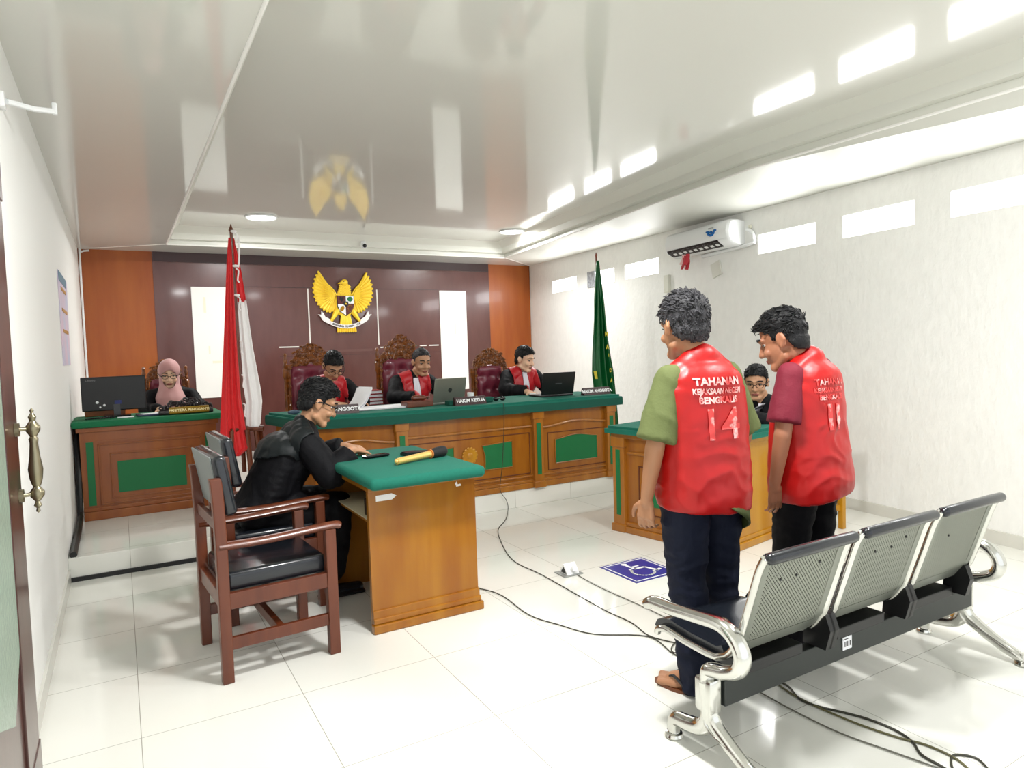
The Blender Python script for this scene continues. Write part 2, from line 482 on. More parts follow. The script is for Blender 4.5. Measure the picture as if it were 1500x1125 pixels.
# back wall finishes
def plate(name, x0, x1, z0, z1, th, m, y=YB, idx=None):
    b = B(); b.box(((x0+x1)/2, y-th/2, (z0+z1)/2), (x1-x0, th, z1-z0)); return struct(b.build(name, m))
plate('trim_3', XL, .43, 0, HC, .03, M_orange)
plate('trim_4', 5.17, 5.935, 0, HC, .03, M_orange)
plate('trim_5', .43, 5.17, 0, HC, .035, M_brown)
plate('trim_6', .44, 5.16, 2.64, HC, .05, M_browndark)
plate('trim_7', .85, 1.35, .9, 2.33, .045, M_whitep)
plate('trim_8', 4.3, 4.75, .8, 2.33, .045, M_whitep)
b = B(); y = YB-.037
for x in (2.32, 3.31): b.box((x, y, 1.93), (.016, .008, .8))
for x0, x1, z in ((1.9, 2.32, 1.53), (3.33, 3.62, 1.49), (3.95, 4.06, 1.5), (4.1, 4.26, 1.5)): b.box(((x0+x1)/2, y, z), (x1-x0, .008, .016))
struct(b.build('trim_9', M_seam))
b = B()
for x0, x1, z in ((1.35, 1.55, 1.55), (3.66, 3.9, 1.5)): b.box(((x0+x1)/2, y, z), (x1-x0, .008, .014))
struct(b.build('trim_10', mat('green_tape', '#4c7a5c', .5)))
b = B()
for z in (2.34,): b.box((2.8, y, z), (2.95, .006, .006))
for z, x0, x1 in ((1.4, 1.9, 4.28), (2.0, 5.17, 5.17)): b.box(((x0+x1)/2, y, z), (max(.01, x1-x0), .006, .004))
struct(b.build('trim_11', M_browndark))
b = B(); b.box((2.85, y, 1.46), (.72, .006, .035)); struct(b.build('trim_12', mat('faded_tape', '#76504a', .5)))
b = B()
for x, z, sx, sz in ((1.0, 2.1, .03, .2), (1.03, 1.52, .02, .1), (1.12, 1.36, .12, .03), (4.55, 1.75, .02, .18)): b.box((x, YB-.0462, z), (sx, .002, sz))
struct(b.build('trim_13', M_tape))
# raised platform with its kickboard
PY, PZ = 2.32, .155
b = B(); b.box(((XL+6.1)/2, (PY+YB)/2, PZ/2), (6.1-XL, YB-PY, PZ), bev=.004); o = b.build('floor_platform', M_floor); o.name = 'floor_2'; struct(o)
b = B(); b.box((.05, PY-.006, .014), (.8, .014, .03)); struct(b.build('trim_14', M_blackpl))
b = B(); b.tube([(XL+.03, 2.34, .17), (XL+.03, 3.2, .2), (XL+.03, 3.42, .35), (XL+.03, 3.6, .9)], .022, smooth=4); struct(b.build('trim_15', M_blackpl))
b = B(); b.tube([(XL+.02, YB-.06, .9), (XL+.02, YB-.06, 2.6), (XL+.04, YB-.06, 2.72), (XL+.12, YB-.06, 2.74)], .012); struct(b.build('trim_16', M_whitepl))
# door leaf on the left wall
XD = XL+.05
b = B(); b.box((XD-.005, -.81, 1.02), (.036, 1.0, 2.05), bev=.004); d = struct(b.build('door_1', M_doorw))
b = B()
b.box((XD+.015, -.435, 1.02), (.012, .25, 2.05), bev=.003); b.box((XD+.017, -1.2, 1.02), (.014, .1, 2.05), bev=.003)
b.box((XD+.017, -.75, .12), (.014, .9, .24), bev=.003); b.box((XD+.017, -.75, 1.98), (.014, .9, .12), bev=.003)
b.build('door_frame', M_doorw, d)
b = B(); b.prism([(-1.15, .66), (-.72, .48), (-.56, .62), (-.56, 1.8), (-.8, 1.92), (-1.15, 1.8)], (XD+.012, 0, 0), (0, 1, 0), (0, 0, 1), .006); b.build('glass_panel', M_glass, d)
hx, hy = XL+.115, -.345
b = B()
b.lathe([(0, -.165), (.006, -.16), (.004, -.15), (.011, -.142), (.006, -.13), (.019, -.112), (.02, -.1), (.009, -.084), (.012, -.078), (.017, -.06), (.02, -.03), (.014, .01), (.011, .05), (.013, .062), (.009, .07), (.019, .088), (.02, .1), (.008, .118), (.011, .13), (.004, .142), (.006, .15), (0, .158)], (hx, hy-.02, 1.135), n=24)
for z in (-.105, .095):
    b.cyl((hx, hy-.02, 1.135+z), (XD+.026, hy-.04, 1.135+z), .006); b.cyl((XD+.022, hy-.04, 1.135+z), (XD+.034, hy-.04, 1.135+z), .02)
b.build('door_handle', M_brass, d, smooth=True)

# ------------------------------------------------------------------ lamps, added lights, daylight
def downlight(x, y, label, power):
    t = thing('ceiling_downlight', label, 'ceiling light', (x, y, HT-.02), group='round ceiling downlights')
    b = B(); b.tube([(x+.16*math.cos(2*PI*i/32), y+.16*math.sin(2*PI*i/32), HT-.01) for i in range(33)], .012, smooth=1); b.build('rim', M_whitepl, t, smooth=True)
    b = B(); b.cyl((x, y, HT-.014), (x, y, HT-.004), .15, n=32); b.build('diffuser', M_lamp, t)
    area('lamp_and_fill_light', (x, y, HT-.02), .28, power)
downlight(1.44, 5.0, 'round glowing ceiling downlight above the left flag', 45)
downlight(4.54, 4.86, 'round glowing ceiling downlight near the right corner of the tray', 45)
area('lamp_and_fill_light', (1.3, -.9, HT-.03), .3, 80); area('lamp_and_fill_light', (3.0, -1.6, HT-.03), .3, 50)  # two unseen overhead lights added to brighten the room, no fixtures
b_ = area('open_rear_portal', (2.4, YF-.05, 1.4), 6.2, 1, (PI/2, 0, 0), (1, 1, 1), 'RECTANGLE', 2.8); b_.data.cycles.is_portal = True  # portal for world light; rear wall left out to let it in
# daylight through the high windows
for a, c in wins:
    p = wr((a+c)/2, (WZ0+WZ1)/2, .02)
    l = area('daylight', p, c-a, 7, col=(1, 1, 1), shape='RECTANGLE', sy=WZ1-WZ0)
    l.matrix_world = Matrix.Translation(p)@Matrix((wd, V((0, 0, 1)), wn)).transposed().to_4x4()
# ------------------------------------------------------------------ desks
def seg_frame(P0, P1):
    """u along the face, n outward (towards the viewer side, to the right of travel), z up"""
    P0, P1 = V((*P0, 0)), V((*P1, 0)); u = (P1-P0).normalized(); n = V((u.y, -u.x, 0))
    return P0, u, n, (P1-P0).length
def fbox(b, fr, u0, u1, z0, z1, d0, d1, bev=0):
    P, u, n, L = fr
    c = P+u*((u0+u1)/2)+n*((d0+d1)/2)+V((0, 0, (z0+z1)/2))
    R = Matrix((u, n, V((0, 0, 1)))).transposed()
    b.box(c, (abs(u1-u0), abs(d1-d0), z1-z0), R=R, bev=bev)
def fpt(fr, u_, z, d): return fr[0]+fr[1]*u_+fr[2]*d+V((0, 0, z))
def fframe(b, fr, u0, u1, z0, z1, w_=.014, d=.012):
    for a in ((u0, u1, z0, z0+w_), (u0, u1, z1-w_, z1), (u0, u0+w_, z0, z1), (u1-w_, u1, z0, z1)): fbox(b, fr, *a, -.002, d, bev=.003)
def cloth_top(name_parent, poly, z0, z1, over=.0, skirt=.05, m=None, ms=None):
    """padded felt top: polygon with rounded rim"""
    b = B(); b.prism(poly, (0, 0, z0), (1, 0, 0), (0, 1, 0), z1-z0, bev=.018)
    return b.build('felt_top', m or M_greencl, name_parent, smooth=True)
def oriented(pts):
    a = sum(p[0]*q[1]-q[0]*p[1] for p, q in zip(pts, pts[1:]+pts[:1]))
    return pts if a > 0 else pts[::-1]

# --- judges' bench
jb = thing('judges_bench', 'long varnished wood judges bench with green felt top and green inset panels', 'judges bench', (2.6, 2.6, PZ))
F = [seg_frame((1.28, 2.44), (1.95, 2.34)), seg_frame((1.95, 2.34), (3.25, 2.34)), seg_frame((3.25, 2.34), (4.14, 2.34))]
poly = [(1.28, 2.44), (1.95, 2.34), (4.14, 2.34), (4.14, 2.95), (1.12, 3.05)]
b = B(); b.prism(oriented(poly), (0, 0, PZ), (1, 0, 0), (0, 1, 0), .70); b.build('body', M_deskw, jb)
top = [(1.2, 2.4), (1.93, 2.27), (4.2, 2.27), (4.2, 3.0), (1.05, 3.12)]
b = B(); b.prism(oriented(top), (0, 0, .875), (1, 0, 0), (0, 1, 0), .07, bev=.02); b.build('felt_top', M_greencl, jb, smooth=True)
b = B()
ring = [V((*p, 0)) for p in oriented(top)]
n_ = len(ring); rg = []
for z, s_ in ((.915, .004), (.87, .006), (.845, .002), (.86, -.01)):
    cc = V((2.6, 2.65, 0))
    rg.append([p+(p-cc).normalized()*s_+V((0, 0, z)) for p in ring])
b.loft(rg, cap=False); b.build('felt_skirt', M_greenskirt, jb)
for k, fr in enumerate(F):
    L = fr[3]
    b = B()   # plinth and cornice mouldings
    fbox(b, fr, -.0, L, PZ, PZ+.05, -.01, .03, .004); fbox(b, fr, 0, L, PZ+.05, PZ+.075, -.01, .02, .004); fbox(b, fr, 0, L, PZ+.10, PZ+.115, -.01, .012, .004)
    b.build('plinth', M_deskt, jb)
    b = B(); pts = []
    for i in range(17):
        t = i/16
        z = .715+(.035*math.sin(PI*min(1, t*1.0))**2 if k != 1 else 0)-(.02 if k != 1 else 0)
        pts.append(fpt(fr, .05+(L-.1)*t, z, .008))
    b.tube(pts, .011, smooth=1, n=8); b.build('cornice', M_deskt, jb, smooth=True)
    b = B()
    if k == 1:
        for w_, z0, z1 in ((.07, .285, .66),): fframe(b, fr, w_, L-w_, z0, z1, .008, .006)
    else: fframe(b, fr, .12, L-.1, .29, .64, .008, .006)
    b.build('panel_moulding', M_groove, jb)
def inset(fr, pts, parent, nm='green_inset'):
    b = B(); b.prism(oriented(pts), fpt(fr, 0, 0, .0), fr[1], (0, 0, 1), -.0 or .006)
    # prism extrudes along ux x uy = -n for this frame, so push it out
    bmesh.ops.translate(b.bm, verts=b.bm.verts[:], vec=fr[2]*.008 if (fr[1].cross(V((0, 0, 1)))).dot(fr[2]) < 0 else fr[2]*.001)
    b.build(nm, M_green, parent)
    b = B(); q = [fpt(fr, p[0], p[1], .008) for p in pts]; q.append(q[0]); b.tube(q, .004, n=6, smooth=1); b.build('inset_border', M_deskt, parent)
inset(F[1], [(.22, .37), (.47, .37), (.47, .6), (.2, .58), (.225, .5), (.2, .43)][::1], jb)
inset(F[1], [(.76, .37), (1.04, .37), (1.04, .6), (.74, .585), (.765, .5), (.765, .43)], jb)
def arch(x0, x1, z0, z1, s=.03): return [(x0, z0), (x1, z0)]+[(x1+(x0-x1)*i/8, z1+s*math.sin(PI*(i/8))**1.5) for i in range(9)]
inset(F[2], arch(.2, .68, .35, .57), jb); inset(F[0], arch(.15, .5, .35, .57), jb)
for x in (1.95, 3.25, 4.08):
    b = B(); fr = seg_frame((x-.05, 2.33), (x+.05, 2.33))
    fbox(b, fr, 0, .1, PZ, .86, -.02, .035, .004); fbox(b, fr, -.012, .112, PZ, PZ+.06, -.02, .05, .006); fbox(b, fr, -.01, .11, .78, .85, -.02, .045, .006)
    b.build('pilaster', M_deskt, jb)
    b = B(); fbox(b, fr, .028, .072, PZ+.12, .745, .034, .039); b.build('pilaster_inset', M_green, jb)
b = B(); fr = F[1]
b.cyl(fpt(fr, .62, .51, 0), fpt(fr, .62, .51, .014), .06, n=24)
for i in range(14):
    a = 2*PI*i/14; c = fpt(fr, .62+.062*math.cos(a), .51+.062*math.sin(a), .006); b.ell(c, (.016, .008, .016), n=2)
b.ell(fpt(fr, .62, .51, .014), (.03, .008, .03), n=2); b.build('carved_rosette', M_yellow, jb, smooth=True)

# --- clerk's desk
ck = thing('clerk_desk', 'red-brown wooden clerk desk with green top in the left corner', 'desk', (.2, 3.7, PZ))
b = B(); b.box((.2, 3.72, .525), (1.0, .5, .74)); b.build('body', M_clerkw, ck)
b = B(); b.box((.21, 3.72, .925), (1.12, .62, .055), bev=.02); b.build('felt_top', mat('green_felt_left', '#157a4e', .8, bump=.15, bscale=300), ck, smooth=True)
fr = seg_frame((-.3, 3.47), (.7, 3.47))
b = B(); fbox(b, fr, 0, 1, PZ, PZ+.07, 0, .03, .005); fbox(b, fr, 0, 1, PZ+.07, PZ+.1, 0, .016, .004); b.build('plinth', M_clerkw, ck)
b = B(); fbox(b, fr, -.02, 1.02, .86, .9, 0, .02, .004); b.build('cornice', M_clerkw, ck)
b = B(); fframe(b, fr, .12, .88, .27, .76, .012, .01); fframe(b, fr, .2, .8, .31, .68, .01, .008); fbox(b, fr, .12, .88, .775, .785, 0, .008); b.build('panel_moulding', M_clerkw, ck, )
b = B(); fbox(b, fr, .25, .75, .355, .61, 0, .006); b.build('green_inset', M_green, ck)
for u0 in (.04, .91):
    b = B(); fbox(b, fr, u0, u0+.05, .27, .78, 0, .006); b.build('green_strip', M_green, ck)

# --- prosecutor's table
pt = thing('side_table', 'honey wood table with thick green padded top in the middle of the floor', 'table', (1.35, .85, 0))
b = B()
b.box((1.35, .435, .375), (.6, .03, .75)); b.box((1.35, 1.215, .375), (.6, .03, .75)); b.box((1.64, .83, .4), (.02, .78, .66))
b.box((1.35, .83, .56), (.56, .76, .02)); b.box((1.34, .83, .735), (.58, .8, .02))
b.build('body', M_table, pt)
b = B()
fr = seg_frame((1.05, .42), (1.65, .42))
fbox(b, fr, -.005, .62, 0, .045, -.02, .03, .006); fbox(b, fr, 0, .61, .045, .075, -.02, .018, .006); fbox(b, fr, 0, .605, .07, .115, -.01, .01, .004)
b.build('base_moulding', M_table, pt)
b = B(); fbox(b, fr, -.01, .64, .73, .755, -.02, .035, .006)
b.build('top_moulding', M_table, pt)
b = B(); b.box((1.33, .77, .785), (.63, 1.02, .06), bev=.028, seg=4); b.build('padded_top', M_greencl, pt, smooth=True)
b = B(); b.box((1.10, .83, .65), (.012, .76, .16)); b.build('pale_shelf_lining', mat('pale_shelf_paint', '#d8cfae', .6), pt) if False else None
b.bm.free() if not b.bm.is_valid else None
b = B(); b.box((1.34, .83, .572), (.56, .75, .004)); b.box((1.33, .4505, .65), (.5, .002, .15)); b.build('shelf_lining', mat('pale_shelf_paint', '#d8cfae', .6), pt)
b = B()
b.prism([(0, 0), (.085, .0), (.11, .018), (.085, .032), (0, .03)], (1.09, .4195, .672), (1, 0, 0), (0, 0, 1), .001)
b.build('torn_sticker', M_white, pt); b = B()
b.prism([(0, 0), (.03, .003), (.024, .014), (.008, .012), (.003, .03), (-.008, .018)], (1.54, .4195, .69), (1, 0, 0), (0, 0, 1), .001)
b.build('torn_sticker', M_white, pt)
b = B(); b.box((1.125, .53, .622), (.1, .09, .09), bev=.008); tag(b.build('black_box', M_blackpl), 'small black box on the shelf under the green padded table top', 'box')
# microphone, pouch, pen
mt = thing('microphone', 'gold handled microphone with black head lying on the green padded table', 'microphone', (1.4, .65, .815))
a, c = V((1.27, .585, .835)), V((1.5, .67, .842))
b = B(); b.cyl(a, c, .018, .019); b.ell(a, (.014, .014, .014), n=2); b.build('handle', M_goldm, mt, smooth=True)
b = B(); b.cyl(c, c+(c-a)*.03, .026); b.build('collar', mat('orange_ring', '#e08a4a', .4), mt, smooth=True)
b = B(); b.caps(c+(c-a)*.12, c+(c-a)*.4, .028, .032); b.build('head', M_rubber, mt, smooth=True)
b = B(); b.prism([(0, 0), (.2, -.02), (.24, .05), (.03, .09), (-.03, .05)], (1.42, .84, .817), (.95, -.3, 0), (.3, .95, 0), .02, bev=.006); tag(b.build('black_pouch', M_blacklea), 'flat black pouch behind the microphone on the green table', 'pouch')
b = B(); b.box((1.27, .93, .825), (.16, .05, .016), rz=.2, bev=.006); tag(b.build('mobile_phone', M_blackpl2), 'black phone by the hand of the man in black robe', 'phone')

# --- defence desk on the right
dd = thing('defence_desk', 'wooden desk with green top standing behind the two men in red vests', 'desk', (3.8, .8, 0))
ang = math.radians(10); du = V((math.sin(ang), -math.cos(ang), 0)); dv = V((math.cos(ang), math.sin(ang), 0)); O = V((3.27, 1.22, 0))
def dq(a, c): p = O+du*a+dv*c; return (p.x, p.y)
b = B(); b.prism(oriented([dq(0, 0), dq(.93, 0), dq(.93, .75), dq(0, .75)]), (0, 0, 0), (1, 0, 0), (0, 1, 0), .735); b.build('body', M_deskw, dd)
b = B(); b.prism(oriented([dq(-.05, -.07), dq(1.0, -.07), dq(1.0, .8), dq(-.05, .8)]), (0, 0, .755), (1, 0, 0), (0, 1, 0), .055, bev=.02); b.build('felt_top', M_greencl, dd, smooth=True)
fr = seg_frame(dq(0, 0), dq(.93, 0)); 
if fr[2].dot(dv) > 0: fr = (fr[0], fr[1], -fr[2], fr[3])
b = B(); fbox(b, fr, -.02, .95, .72, .757, -.02, .035, .006); b.build('top_moulding', M_deskt, dd)
b = B(); fbox(b, fr, 0, .94, 0, .05, -.01, .035, .006); fbox(b, fr, 0, .94, .05, .08, -.01, .02, .004); b.build('base_moulding', M_deskt, dd)
b = B(); fbox(b, fr, .12, .94, .6, .62, -.01, .014, .004); b.build('cornice', M_deskt, dd)
b = B(); fbox(b, fr, -.01, .1, 0, .74, -.01, .03, .005); fbox(b, fr, -.02, .11, 0, .06, -.01, .045, .006); fbox(b, fr, -.02, .11, .65, .73, -.01, .04, .006); b.build('pilaster', M_deskt, dd)
b = B(); fbox(b, fr, .025, .065, .13, .63, .03, .034); b.build('pilaster_inset', M_green, dd)
b = B(); fframe(b, fr, .22, .8, .16, .52, .01, .008); b.build('panel_moulding', M_groove, dd)
b = B(); fbox(b, fr, .3, .72, .23, .46, 0, .006); b.build('green_inset', M_green, dd)
fr = seg_frame(dq(.93, 0), dq(.93, .75))
b = B(); fbox(b, fr, 0, .75, 0, .735, -.01, .012); fbox(b, fr, 0, .76, 0, .05, 0, .035, .006); fbox(b, fr, 0, .76, .05, .08, 0, .022, .004); fbox(b, fr, 0, .77, .715, .75, 0, .03, .005)
b.build('end_panel', M_yellow, dd)
b = B(); fbox(b, fr, .27, .3, .68, .7, .012, .014); b.build('sticker', M_white, dd)

# ------------------------------------------------------------------ wooden armchairs
def armchair(label, x, y, w_, d_, rz=0):
    """faces +x; (x, y) = back corner nearest the viewer"""
    t = thing('armchair', label, 'chair', (x+d_/2, y+w_/2, 0), rz, local=True)
    X0, X1, Y0, Y1 = -d_/2, d_/2, -w_/2, w_/2
    for yy in (Y0, Y1):
        b = B(); rings = []
        for z, dx in ((0, 0), (.4, 0), (.62, 0), (.8, -.004), (.88, -.008), (.905, -.012)):
            rings.append([V((X0+dx+px*.024, yy+py*.022, z)) for px, py in ((-1, -1), (1, -1), (1, 1), (-1, 1))])
        b.loft(rings); b.build('leg', M_chairw, t, bev=.004)
        b = B(); b.box((X1, yy, .3), (.05, .045, .6), bev=.004); b.build('leg', M_chairw, t)
        b = B(); b.tube([(X0-.01, yy, .605), (X0+.2, yy, .602), (X1, yy, .615), (X1+.05, yy, .61)], .026, n=10, flat=(1.1, .7)); b.build('armrest', M_chairw, t, smooth=True)
        b = B(); b.box((0, yy, .36), (d_-.04, .03, .07), bev=.003); b.box((0, yy, .17), (d_-.04, .024, .055), bev=.003); b.build('rail', M_chairw, t)
    for c_, s_ in (((X0, 0, .36), (.03, w_-.04, .07)), ((X1, 0, .36), (.03, w_-.04, .07)), ((0, 0, .17), (.03, w_-.03, .05))):
        b = B(); b.box(c_, s_, bev=.003); b.build('cross_rail', M_chairw, t)
    for sg in (-1, 1):
        b = B(); b.tube([(X1, sg*(w_/2-.02), .2), (X1, sg*(w_/2-.06), .27), (X1, sg*(w_/2-.15), .33)], .014, smooth=4); b.build('corner_brace', M_chairw, t)
    b = B(); b.box((.005, 0, .43), (d_-.03, w_-.05, .09), bev=.022, seg=4); b.build('seat_cushion', M_blacklea, t, smooth=True)
    b = B()
    Rb = Matrix.Rotation(-.17, 3, 'Y')
    b.box((X0+.032, 0, .865), (.06, w_-.005, .27), R=Rb, bev=.022, seg=4); b.build('back_cushion', M_blacklea, t, smooth=True)
    b = B(); b.box((X0-.0, 0, .868), (.008, w_-.05, .255), R=Rb, bev=.003); b.build('back_panel', M_greyfab, t)
    b = B(); b.box((X0-.0, 0, .69), (.025, w_-.04, .05), bev=.004); b.build('back_rail', M_chairw, t)
    return t
armchair('empty dark wood armchair with black seat cushion nearest the viewer', .325, .3, .5, .48, .07)
armchair('dark wood armchair in which the man in black robe sits', .45, .96, .5, .48, .04)

# plain chair of the person behind the defence desk
t = thing('wooden_chair', 'orange wood chair behind the defence desk, partly hidden by the right man', 'chair', (4.5, .55, 0))
for x, y in ((4.2, .28), (4.62, .25), (4.2, .82), (4.64, .8)):
    b = B(); b.box((x, y, .3 if x < 4.4 else .42), (.04, .04, .6 if x < 4.4 else .84), bev=.004); b.build('leg', M_yellow, t)
b = B(); b.box((4.41, .54, .43), (.44, .52, .04), bev=.006); b.build('seat', M_yellow, t)
b = B(); b.box((4.4, .26, .16), (.44, .025, .04)); b.box((4.4, .81, .16), (.44, .025, .04)); b.box((4.63, .53, .2), (.025, .5, .04)); b.build('stretcher', M_yellow, t)
b = B(); b.box((4.64, .53, .72), (.025, .5, .2), bev=.005); b.build('backrest', M_yellow, t)

# ------------------------------------------------------------------ carved chairs
def scroll(b, c, r, turns, a0, sgn, up, rt, wd_=.009, dep=V((0, -1, 0))):
    pts = []
    for i in range(int(turns*10)+1):
        t = i/(turns*10); a = a0+sgn*turns*2*PI*t; q = r*(1-.8*t)
        pts.append(c+rt*(q*math.cos(a))+up*(q*math.sin(a))+dep*(.01*t))
    b.tube(pts, lambda t: wd_*(1-.5*t)+.002, n=6, smooth=1)
def carved_chair(name, label, x, y, wdt, z_back, z_top, crest='leaf', posts=True, rz=0, group=None):
    """faces -y"""
    t = thing(name, label, 'chair', (x, y, PZ), rz, local=True)
    rt, up = V((1, 0, 0)), V((0, 0, 1)); zb, zt = z_back-PZ, z_top-PZ; h = wdt/2
    for sx in (-1, 1):
        b = B()
        prof = [(.022, 0), (.022, .4), (.026, .42), (.018, .46), (.022, .52), (.019, .7), (.026, .72), (.018, .76), (.022, .85), (.018, zb-.16), (.028, zb-.14), (.028, zb-.06), (.018, zb-.05)]
        if posts: prof += [(.024, zb-.03), (.014, zb-.01), (.022, zb+.02), (.012, zb+.05), (.018, zb+.075), (.003, zb+.095)]
        b.lathe(prof, (sx*h, 0, 0), n=14); b.build('back_post', M_carve, t, smooth=True)
        b = B(); b.lathe([(.02, 0), (.03, .04), (.02, .1), (.03, .25), (.025, .42)], (sx*h, -.5, 0), n=12); b.build('leg', M_carve, t, smooth=True)
        b = B(); b.tube([(sx*h, -.02, .66), (sx*h*1.05, -.25, .67), (sx*h, -.5, .65), (sx*h, -.54, .6)], .025, n=10); b.cyl((sx*h, -.5, .42), (sx*h, -.5, .64), .018); b.build('armrest', M_carve, t, smooth=True)
    b = B(); b.box((0, -.26, .4), (wdt-.02, .5, .07), bev=.01); b.build('seat_frame', M_carve, t)
    b = B(); b.box((0, -.27, .46), (wdt-.05, .47, .1), bev=.04, seg=4); b.build('seat_cushion', M_maroonlea, t, smooth=True)
    # padded back with buttons
    nx, nz = 24, 30; w2 = h-.045; z0, z1 = .56, zb-.02
    pts = []; btn = []
    for r in range(4):
        for c in range(3 - (r % 2)):
            btn.append(((c-(1 if r % 2 == 0 else .5))*w2*.75, z1-.12-r*.14))
    b = B(); rows = []
    for j in range(nz+1):
        row = []
        for i in range(nx+1):
            u = -1+2*i/nx; v = j/nz
            ww = w2*(1-.25*max(0, v-.75)**2*16*(.35 if crest else 0))
            px, pz = u*ww, z0+(z1-z0)*v
            e = (max(0, 1-abs(u)**6)*max(0, 1-abs(2*v-1)**8))**.5
            d = .055*e
            for bx, bz in btn: d -= .03*math.exp(-((px-bx)**2+(pz-bz)**2)/.0009)+.012*math.exp(-((px-bx)**2+(pz-bz)**2)/.005)
            row.append(V((px, -.005-max(d, .0), pz)))
        rows.append(row)
    b.loft(rows, cap=False, closed=False)
    b.box((0, .005, (z0+z1)/2), (w2*1.8, .02, (z1-z0)*.96), bev=.008); b.build('padded_back', M_maroonlea, t, smooth='full', recalc=False)
    for bx, bz in btn:
        pass
    b = B()
    for sx in (-1, 1):
        pts = [V((sx*(w2+.018), -.015, z0+(z1-z0)*k/8)) for k in range(9)]
        b.tube(pts, .014, n=8, smooth=1)
        for k in range(7): scroll(b, V((sx*(w2+.02), -.028, z0+.05+(z1-z0-.08)*k/6)), .017, .9, sx*k, sx, up, rt, .006)
    b.tube([(-w2-.02, -.015, z0), (w2+.02, -.015, z0)], .015, smooth=1)
    arc = [V((w2*math.cos(PI*k/12)*1.05, -.015, z1-.02+(.05 if crest != 'flat' else 0)*math.sin(PI*k/12))) for k in range(13)]
    b.tube(arc, .014, smooth=1)
    b.build('back_frame', M_carve, t, smooth=True)
    b = B(); rnd = random.Random(name+label)
    H = zt-zb
    for sx in (-1, 1):
        for k in range(16):
            a = k/15*PI/2; R_ = 1
            for q, rr in ((.92, .036), (.62, .034), (.34, .03)):
                px = sx*math.cos(a)*(h-(.04 if posts else 0))*q*.95; pz = zb-.03+math.sin(a)*H*q
                if rnd.random() < .92: scroll(b, V((px, -.012-.012*rnd.random(), pz)), rr*rnd.uniform(.75, 1.1), rnd.uniform(.7, 1.3), rnd.uniform(0, 6), sx, up, rt, .0085)
    scroll(b, V((-.02, -.03, zt-.03)), .03, 1, 0, 1, up, rt, .009); scroll(b, V((.02, -.03, zt-.03)), .03, 1, PI, -1, up, rt, .009)
    b.ell((0, -.02, zt-.05), (.028, .016, .04), n=2)
    # thin backing web that ties the scrolls together
    if crest == 'tier':
        b.box((0, 0, zb-.02), (wdt-.04, .02, .035), bev=.004); b.box((0, 0, zb-.1), (wdt-.04, .02, .02), bev=.004)
        for k in range(8): b.ell((-h+.06+(wdt-.12)*k/7, -.012, zb-.06), (.014, .01, .014), n=2)
        b.box((0, .002, zb-.06), (wdt-.04, .012, .07))
    b.build('carved_crest', M_carve, t, smooth=True)
    return t
carved_chair('carved_chair', 'carved teak chair with pink-maroon padding behind the left judge', 1.6, 3.78, .46, 1.35, 1.53)
carved_chair('carved_chair', 'tallest carved throne-like chair behind the middle judge', 2.49, 3.72, .47, 1.38, 1.6, crest='tier')
carved_chair('carved_chair', 'carved chair with buttoned maroon back beside the right judge', 3.46, 3.6, .4, 1.27, 1.43, posts=False)
carved_chair('carved_chair', 'carved teak chair behind the woman in pink headscarf', .4, 4.78, .38, 1.26, 1.42)
# ------------------------------------------------------------------ national emblem on the back wall
em = thing('wall_emblem', 'golden eagle emblem with shield and white ribbon on the brown back wall', 'emblem', (2.82, YB-.05, 2.1))
EO = V((2.82, YB-.045, 2.14))
def ep(x, y, d=0): return EO+V(((x-600)*.00105, -d, (570-y)*.00099))
def eprism(b, pts, d0, th, bev=0):
    q = oriented([((x-600)*.00105, (570-y)*.00099) for x, y in pts])
    b.prism(q, EO+V((0, -d0, 0)), (1, 0, 0), (0, 0, 1), th, bev)     # ux x uy = -y : towards the room
wing = [(275, 145), (300, 230), (345, 300), (410, 340), (455, 400), (490, 465), (490, 640), (440, 700), (385, 700), (320, 670), (255, 600), (215, 520), (197, 420), (202, 320), (232, 230)]
for sg in (1, -1):
    mx = (lambda x: x) if sg == 1 else (lambda x: 1190-x)
    b = B(); eprism(b, [(mx(x), y) for x, y in wing], 0, .02, .006)
    root = (470, 470)
    outer = [(272, 150), (245, 200), (222, 250), (206, 310), (198, 370), (200, 430), (210, 490), (228, 545), (252, 595), (285, 635), (322, 668), (360, 692), (400, 702)]
    for i, (ox, oy) in enumerate(outer):
        for f0, f1, w0, dd_ in ((.45, 1.02, 15, .022), (.2, .62, 13, .03), (.0, .35, 11, .036)):
            a = ep(mx(root[0]+(ox-root[0])*f0), root[1]+(oy-root[1])*f0+ (40-i*6)*(1-f0)*0, dd_); c = ep(mx(root[0]+(ox-root[0])*f1), root[1]+(oy-root[1])*f1, dd_-.008)
            b.caps(a, c, w0*.0007, w0*.0011, n=8, k=2)
    b.tube([ep(mx(278), 150, .02), ep(mx(310), 240, .026), ep(mx(350), 300, .03), ep(mx(410), 345, .032), ep(mx(460), 410, .034), ep(mx(492), 470, .034)], .01, n=8)
    b.build('wing', M_gold, em, smooth=True)
b = B()
eprism(b, [(545, 330), (560, 290), (640, 275), (670, 330), (700, 460), (735, 560), (720, 700), (650, 770), (550, 770), (475, 700), (465, 560), (500, 460)], 0, .04, .012)
b.ell(ep(603, 285, .045), (.05, .035, .045)); b.caps(ep(560, 290, .05), ep(518, 305, .05), .018, .005)
for r in range(8):
    for c in range(-3, 4):
        b.ell(ep(603+c*22+(r % 2)*11, 330+r*18, .04), (.013, .008, .014), n=1)
for sg in (1, -1):
    b.caps(ep(600-sg*105, 690, .02), ep(600-sg*190, 830, .03), .045, .02); 
    for k in (-1, 0, 1): b.caps(ep(600-sg*200, 825, .035), ep(600-sg*(205+k*18), 862, .04), .011, .006)
b.build('eagle_body', M_gold, em, smooth=True)
